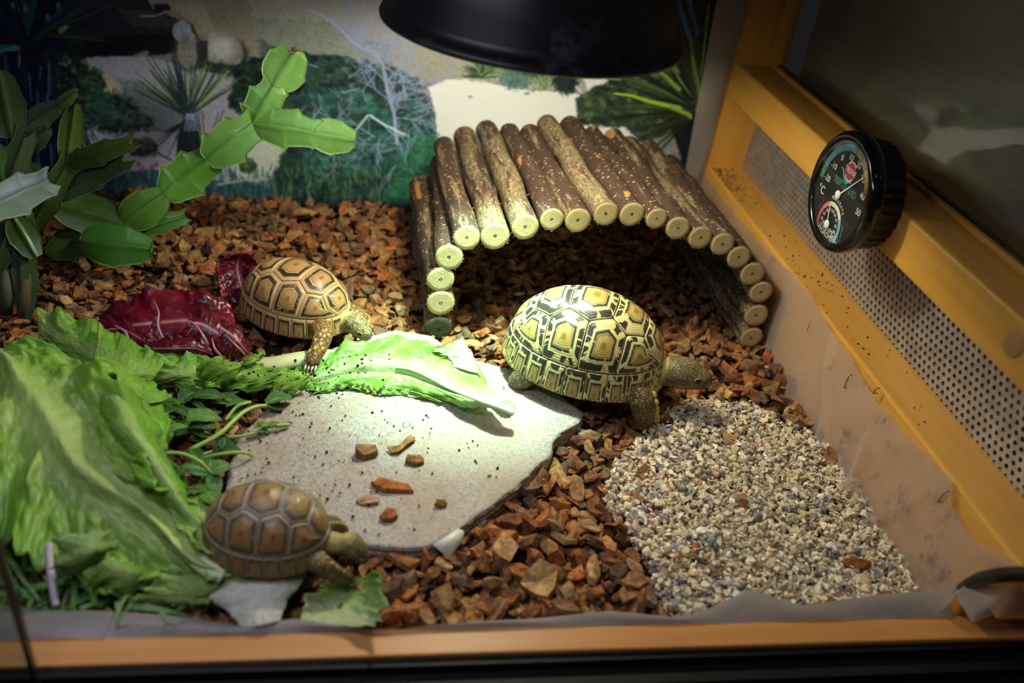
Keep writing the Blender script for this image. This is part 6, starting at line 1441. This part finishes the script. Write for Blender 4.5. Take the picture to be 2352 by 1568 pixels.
stem(h, [kh(880, 600, .022), kh(1000, 450, .028), kh(1100, 400, .030), kh(1180, 380, .028)], 0.0016); flat_leaf(h, kh(880, 440, .026), kh(1180, 380, .028), 16, HG, 9, 0.4)
flat_leaf(h, kh(900, 590, .022), kh(1170, 390, .026), 20, HG, 10, 0.5)
h = thing('herb_sprig', 'thin jagged green herb tip lying on the bare stone of the slab', 'herb', tuple(pz(620, 985, 0.014)))
stem(h, [kh(900, 800, .016), kh(1060, 790, .018), kh(1230, 750, .019), kh(1400, 680, .018), kh(1650, 650, .016)], 0.0013)
for k, (a, b, wd) in enumerate(((kh(880, 790, .017), kh(1080, 800, .017), 12), (kh(1220, 690, .022), kh(1430, 660, .018), 24), (kh(1270, 640, .024), kh(1440, 690, .018), 18), (kh(1400, 690, .018), kh(1510, 620, .020), 16), (kh(1480, 690, .017), kh(1660, 655, .016), 9), (kh(1320, 700, .018), kh(1380, 760, .016), 8))): flat_leaf(h, a, b, wd, [HG, HL][k % 2], 20 + k, 0.3, 0.35)
h = thing('herb_leaf', 'broad square-ended green leaf among the herbs beside the slab', 'herb', tuple(pz(470, 960, 0.01)))
flat_leaf(h, kh(840, 600, .022), kh(410, 560, .026), 44, (0.13, 0.30, 0.05), 31, 0.15, wf=lambda q: np.clip(q*2.4, 0, 1)**0.7*np.clip((1.03-q)*12, 0, 1)**0.5)
h = thing('herb_sprig', 'bent green stalk whose tip curls onto the slab above the clover', 'herb', tuple(pz(540, 1045, 0.013)))
stem(h, [kh(600, 1060, .016), kh(800, 1010, .024), kh(1020, 985, .026), kh(1140, 1000, .022), (580, 1047, .0155)], 0.0016); flat_leaf(h, kh(810, 1000, .020), kh(1020, 960, .026), 28, HD, 33, 0.4); flat_leaf(h, kh(860, 960, .022), kh(880, 800, .026), 26, HD, 35, 0.5)
h = thing('herb_leaf', 'small rolled light green leaf curling out beside the large lettuce', 'herb', tuple(pz(410, 985, 0.02)))
flat_leaf(h, kh(190, 760, .030), kh(430, 680, .034), 20, (0.24, 0.46, 0.08), 37, 0.8)
# the tangle of dark leaves below
rh = random.Random(9)
for k in range(48):
    a, b = rh.uniform(330, 545), rh.uniform(895, 1150)
    if a > 520 - (b - 900)*0.05 and b > 1040: a -= 40
    ang = rh.uniform(-0.9, 0.9); L = rh.uniform(36, 88); z0 = rh.uniform(.004, .020); z1 = z0 + rh.uniform(-.004, .008)
    place_ = 'nearest the clover' if b > 1060 else ('under the pale rib' if b < 950 else 'in the middle of the tangle')
    h = thing('herb_leaf', None, 'herb', tuple(pz(a, b, 0.0)), 'herb leaves in the tangle')
    late_label(h, ['mid green', 'dark green', 'bright green', 'deep green'][k % 4] + ' herb leaf ' + place_, pz(a, b, 0.0)[0])
    flat_leaf(h, (a - L/2*math.cos(ang), b + L/2*math.sin(ang), z0), (a + L/2*math.cos(ang), b - L/2*math.sin(ang), z1), rh.uniform(16, 44), [HG, HD, (0.14, 0.32, 0.05), (0.08, 0.21, 0.04)][k % 4], 40 + k, rh.uniform(0.1, 0.6), 0.12)
    if k % 3 == 0: stem(h, [(a - L*0.9*math.cos(ang), b + L*0.9*math.sin(ang) + 8, z0 - .002), (a - L*0.5*math.cos(ang), b + L*0.5*math.sin(ang), z0)], 0.0012)
finish_labels()
# cut grass in the near corner
V, F, C, n0 = [], [], [], 0
for k in range(330):
    a, b = rh.uniform(-60, 420), rh.uniform(1190, 1410)
    if b < 1240 and a > 120: continue
    p = pz(a, b, rh.uniform(-.002, .016)); an = rh.uniform(0, 6.28); L = rh.uniform(.015, .05); w_ = rh.uniform(.0008, .0022); el = rh.uniform(-.15, .5)
    d = np.array([math.cos(an)*math.cos(el), math.sin(an)*math.cos(el), math.sin(el)]); s = np.array([-d[1], d[0], 0.2])
    c = [(0.10, 0.26, 0.04), (0.17, 0.36, 0.07), (0.06, 0.17, 0.03), (0.26, 0.40, 0.16), (0.20, 0.34, 0.14)][rh.randrange(5)]
    for t in np.linspace(0, 1, 6):
        q = p + d*L*t + np.array([0, 0, -0.012*t*t]); q[1] = max(q[1], 0.378); ww = w_*(1 - t**3*0.9)
        q[2] = max(q[2], 0.001); V += [q - s*ww, q + s*ww]; C += [c, c]
    F += [(n0 + 2*i, n0 + 2*i + 1, n0 + 2*i + 3, n0 + 2*i + 2) for i in range(5)]; n0 += 12
Mg = Mat('cut_grass', rough=0.4); Mg.set('Base Color', Mg.attr('Col')); Mg.translucent(0.25, Mg.attr('Col'))
tag(obj('cut_grass', mesh('cut_grass', V, F, Mg.m, color=np.array(C))), 'dark tangle of cut grass blades under the large lettuce leaf', 'grass', kind='stuff')
Mwb = Mat('spring_onion_white', (0.50, 0.45, 0.46), 0.35).m
o = thing('white_stalk', 'thin white stalk end standing in the cut grass near the glass door', 'stalk', tuple(pz(125, 1360, 0.0)))
stem(o, [(112, 1250, .034), (115, 1300, .028), (121, 1350, .022), (128, 1392, .016)], 0.0030, 'stalk', Mwb)
# crumbs on the leaves
P = []
for _ in range(110):
    a, b = rh.choice([(rh.gauss(700, 60), rh.gauss(822, 16)), (rh.uniform(620, 900), rh.uniform(800, 880))]); P.append(pz(a, b, .0335))
dg = bpy.context.evaluated_depsgraph_get(); dg.update(); kept = []
for p in P:
    hit, loc, *_x = sc.ray_cast(dg, Vector((p[0], p[1], .12)), Vector((0, 0, -1)))
    if hit and _x[2] is not None and _x[2].parent in (r1, r2): kept.append(np.array(loc) + (0, 0, .0004))
if kept: crumbs('leaf_dirt', np.array(kept), 0.0013, 'dark dirt crumbs sticking to the pale lettuce rib')
# ================================================================== CACTUS
Mca = Mat('cactus_skin', rough=0.36)
sv = Mca.n('ShaderNodeSeparateXYZ', {0: Mca.attr('lv', 'Vector')}).outputs; cc_ = Mca.attr('Col')
mot = Mca.noise(Mca.mapping(Mca.coord(), (1, 1, 1)), 70, 4, 0.65)
col = Mca.mix(Mca.step(mot, 0.35, 0.7), Mca.mix(1.0, cc_, (0.82, 0.88, 0.72), 'MULTIPLY'), cc_)
dots = Mca.voro(Mca.mapping(Mca.attr('lv', 'Vector'), (34, 14, 1)), 1.0)
col = Mca.mix(Mca.math('MULTIPLY', Mca.step(dots, 0.12, 0.06), 0.5), col, (0.55, 0.62, 0.35))
edge = Mca.math('ABSOLUTE', sv[1]); col = Mca.mix(Mca.math('MULTIPLY', Mca.step(edge, 0.94, 1.0), 0.5), col, (0.42, 0.44, 0.18))
Mca.set('Base Color', col); Mca.bump(mot, 0.2, 0.001); Mca = Mca.m
cac = thing('christmas_cactus', 'green leaf cactus with flat toothed stem segments reaching across the poster', 'cactus', tuple(pz(50, 735, 0.0)))
def segment(b, t, wid, col, seed, kind='mid', turn=0.0, bow=0.06):
    """flat toothed stem segment; b, t = (x px, y px, depth Y); wid px"""
    B_, T_ = py(*b), py(*t); d = T_ - B_; L = np.linalg.norm(d); d /= L
    mid = (B_ + T_)/2; view = mid - CC; dist = np.linalg.norm(view); view /= dist
    ww = wid*dist/F_PX
    s = np.cross(d, view); s /= np.linalg.norm(s); n = np.cross(s, d)
    s, n = s*math.cos(turn) + n*math.sin(turn), n*math.cos(turn) - s*math.sin(turn)
    nu, nv = 72, 15; u = np.linspace(0, 1, nu); v = np.linspace(-1, 1, nv); prs = []
    for sg in (1, -1):
        pr = np.sin(PI*np.clip(0.04 + u*0.86, 0, 1)**0.80)**0.62
        nt = 2.6; ph = (u*nt + (0.15 if sg > 0 else 0.55)) % 1.0; saw = np.where(ph < 0.86, (ph/0.86)**3, (1 - ph)/0.14)
        if kind in ('round', 'bitten'): tooth = np.where(u > 0.4, 0.09*saw - 0.02, 0)
        else: tooth = np.where(u > 0.15, 0.24*saw - 0.06, 0)
        pr = pr + tooth
        if kind == 'mid': pr = np.maximum(pr, 0.70*(u > 0.55)*np.clip((1.06 - u)*9, 0, 1)**0.4 + tooth)
        prs.append(pr)
    half = np.where(v[None] > 0, prs[0][:, None], prs[1][:, None])
    ce = u[:, None]*L + np.where((kind == 'mid'), 0.14, 0.0)*L*np.abs(v[None])**2*np.clip(u[:, None]*1.4 - 0.5, 0, 1)
    thk = np.clip(1 - np.abs(v[None])**1.5, 0, 1)*(0.0016 + 0.0022*np.exp(-(v[None]/0.16)**2)) + 0.0004 + 0*u[:, None]
    bump_ = bow*L*(np.sin(u*PI)[:, None])*(1 if seed % 2 else -1) + 0.10*ww*np.abs(v[None])**2*(0.5 if seed % 3 else -0.5)
    if kind == 'bitten': ce = np.where(u[:, None] > 0.86, ce - 0.10*L*np.exp(-((v[None] - 0.25)/0.38)**2)*(u[:, None] - 0.86)/0.14*1.4, ce)
    base = B_ + d*ce[..., None] + s*(v[None]*half*ww/2)[..., None] + n*bump_[..., None]
    V = np.concatenate([(base + n*thk[..., None]).reshape(-1, 3), (base - n*thk[..., None]).reshape(-1, 3)]); m_ = nu*nv
    g = grid_faces(nu, nv); F = [list(map(int, f)) for f in g] + [[int(q) + m_ for q in f[::-1]] for f in g]
    rim = list(range(nv)) + [i*nv + nv - 1 for i in range(1, nu)] + [(nu-1)*nv + j for j in range(nv - 2, -1, -1)] + [i*nv for i in range(nu - 2, 0, -1)]
    F += [[rim[i], rim[i] + m_, rim[(i+1) % len(rim)] + m_, rim[(i+1) % len(rim)]] for i in range(len(rim))]
    lv = np.stack(np.broadcast_arrays(u[:, None] + seed*1.7, v[None], 0*v[None]), -1).reshape(-1, 3); lv = np.concatenate([lv, lv])
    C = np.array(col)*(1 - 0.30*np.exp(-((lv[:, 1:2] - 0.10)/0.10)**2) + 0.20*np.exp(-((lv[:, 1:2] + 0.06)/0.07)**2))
    if kind == 'bitten': C = np.where(((np.tile(np.repeat(u, nv), 2) > 0.93) & (np.abs(lv[:, 1] - 0.2) < 0.6))[:, None], np.array((0.50, 0.27, 0.08)), C)
    return obj('stem_segment', mesh('stem_segment', V - np.array(cac.location), F, Mca, color=np.clip(C, 0, 1), attrs={'lv': lv}), cac)
CG, CB, CD = (0.125, 0.29, 0.065), (0.165, 0.335, 0.09), (0.055, 0.12, 0.028)  # left-hand segments get darker colours, their shade painted in
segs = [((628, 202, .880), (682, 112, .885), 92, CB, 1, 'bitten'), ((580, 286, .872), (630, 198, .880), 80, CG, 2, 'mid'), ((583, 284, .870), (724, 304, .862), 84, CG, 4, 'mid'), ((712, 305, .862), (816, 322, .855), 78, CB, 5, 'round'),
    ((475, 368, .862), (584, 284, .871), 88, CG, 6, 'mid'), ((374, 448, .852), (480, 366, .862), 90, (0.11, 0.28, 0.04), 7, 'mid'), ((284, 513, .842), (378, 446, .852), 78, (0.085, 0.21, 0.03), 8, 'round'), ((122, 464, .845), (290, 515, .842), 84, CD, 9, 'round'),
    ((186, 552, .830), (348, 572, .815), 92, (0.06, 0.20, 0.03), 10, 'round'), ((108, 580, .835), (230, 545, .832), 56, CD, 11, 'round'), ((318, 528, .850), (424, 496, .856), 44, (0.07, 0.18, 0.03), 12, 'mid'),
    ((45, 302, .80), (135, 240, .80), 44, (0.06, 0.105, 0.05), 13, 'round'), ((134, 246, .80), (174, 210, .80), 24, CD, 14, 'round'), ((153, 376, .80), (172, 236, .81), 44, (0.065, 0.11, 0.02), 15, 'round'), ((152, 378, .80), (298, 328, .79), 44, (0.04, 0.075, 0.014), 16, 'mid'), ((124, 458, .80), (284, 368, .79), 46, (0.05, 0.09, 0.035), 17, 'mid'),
    ((56, 545, .79), (158, 372, .80), 52, (0.05, 0.085, 0.016), 18, 'mid'), ((-40, 486, .70), (112, 415, .73), 74, (0.22, 0.30, 0.26), 19, 'mid'), ((10, 452, .78), (58, 312, .79), 52, (0.055, 0.085, 0.035), 20, 'mid'), ((26, 314, .79), (-6, 160, .79), 72, (0.045, 0.075, 0.025), 21, 'round'), ((56, 344, .80), (110, 292, .80), 42, (0.04, 0.065, 0.03), 22, 'round'), ((40, 400, .80), (96, 390, .80), 40, CD, 23, 'round'),  # the palest segment has its bluish-white reflection put into the colour
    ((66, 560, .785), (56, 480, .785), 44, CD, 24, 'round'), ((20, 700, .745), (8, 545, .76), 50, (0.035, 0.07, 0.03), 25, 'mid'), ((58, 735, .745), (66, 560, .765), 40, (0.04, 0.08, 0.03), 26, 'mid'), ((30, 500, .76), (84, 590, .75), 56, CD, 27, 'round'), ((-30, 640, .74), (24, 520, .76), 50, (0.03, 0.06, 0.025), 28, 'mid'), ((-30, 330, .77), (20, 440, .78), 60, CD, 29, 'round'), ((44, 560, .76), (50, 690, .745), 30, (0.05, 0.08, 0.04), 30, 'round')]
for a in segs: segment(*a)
V, F = tube_vf(catmull([pz(52, 742, -0.012), py(56, 690, .745), py(62, 600, .762), py(70, 540, .785)], 24), np.linspace(0.0060, 0.0046, 24), 10)
o = obj('woody_stem', mesh('woody_stem', V - np.array(cac.location), F, Mat('woody_stem', (0.09, 0.085, 0.045), 0.7).m), cac)
V, F = tube_vf(catmull([pz(14, 735, -0.012), py(14, 680, .742), py(10, 600, .755)], 20), np.linspace(0.0060, 0.0046, 20), 10)
obj('woody_stem', mesh('woody_stem', V - np.array(cac.location), F, Mat('woody_stem_b', (0.08, 0.09, 0.05), 0.7).m), cac)
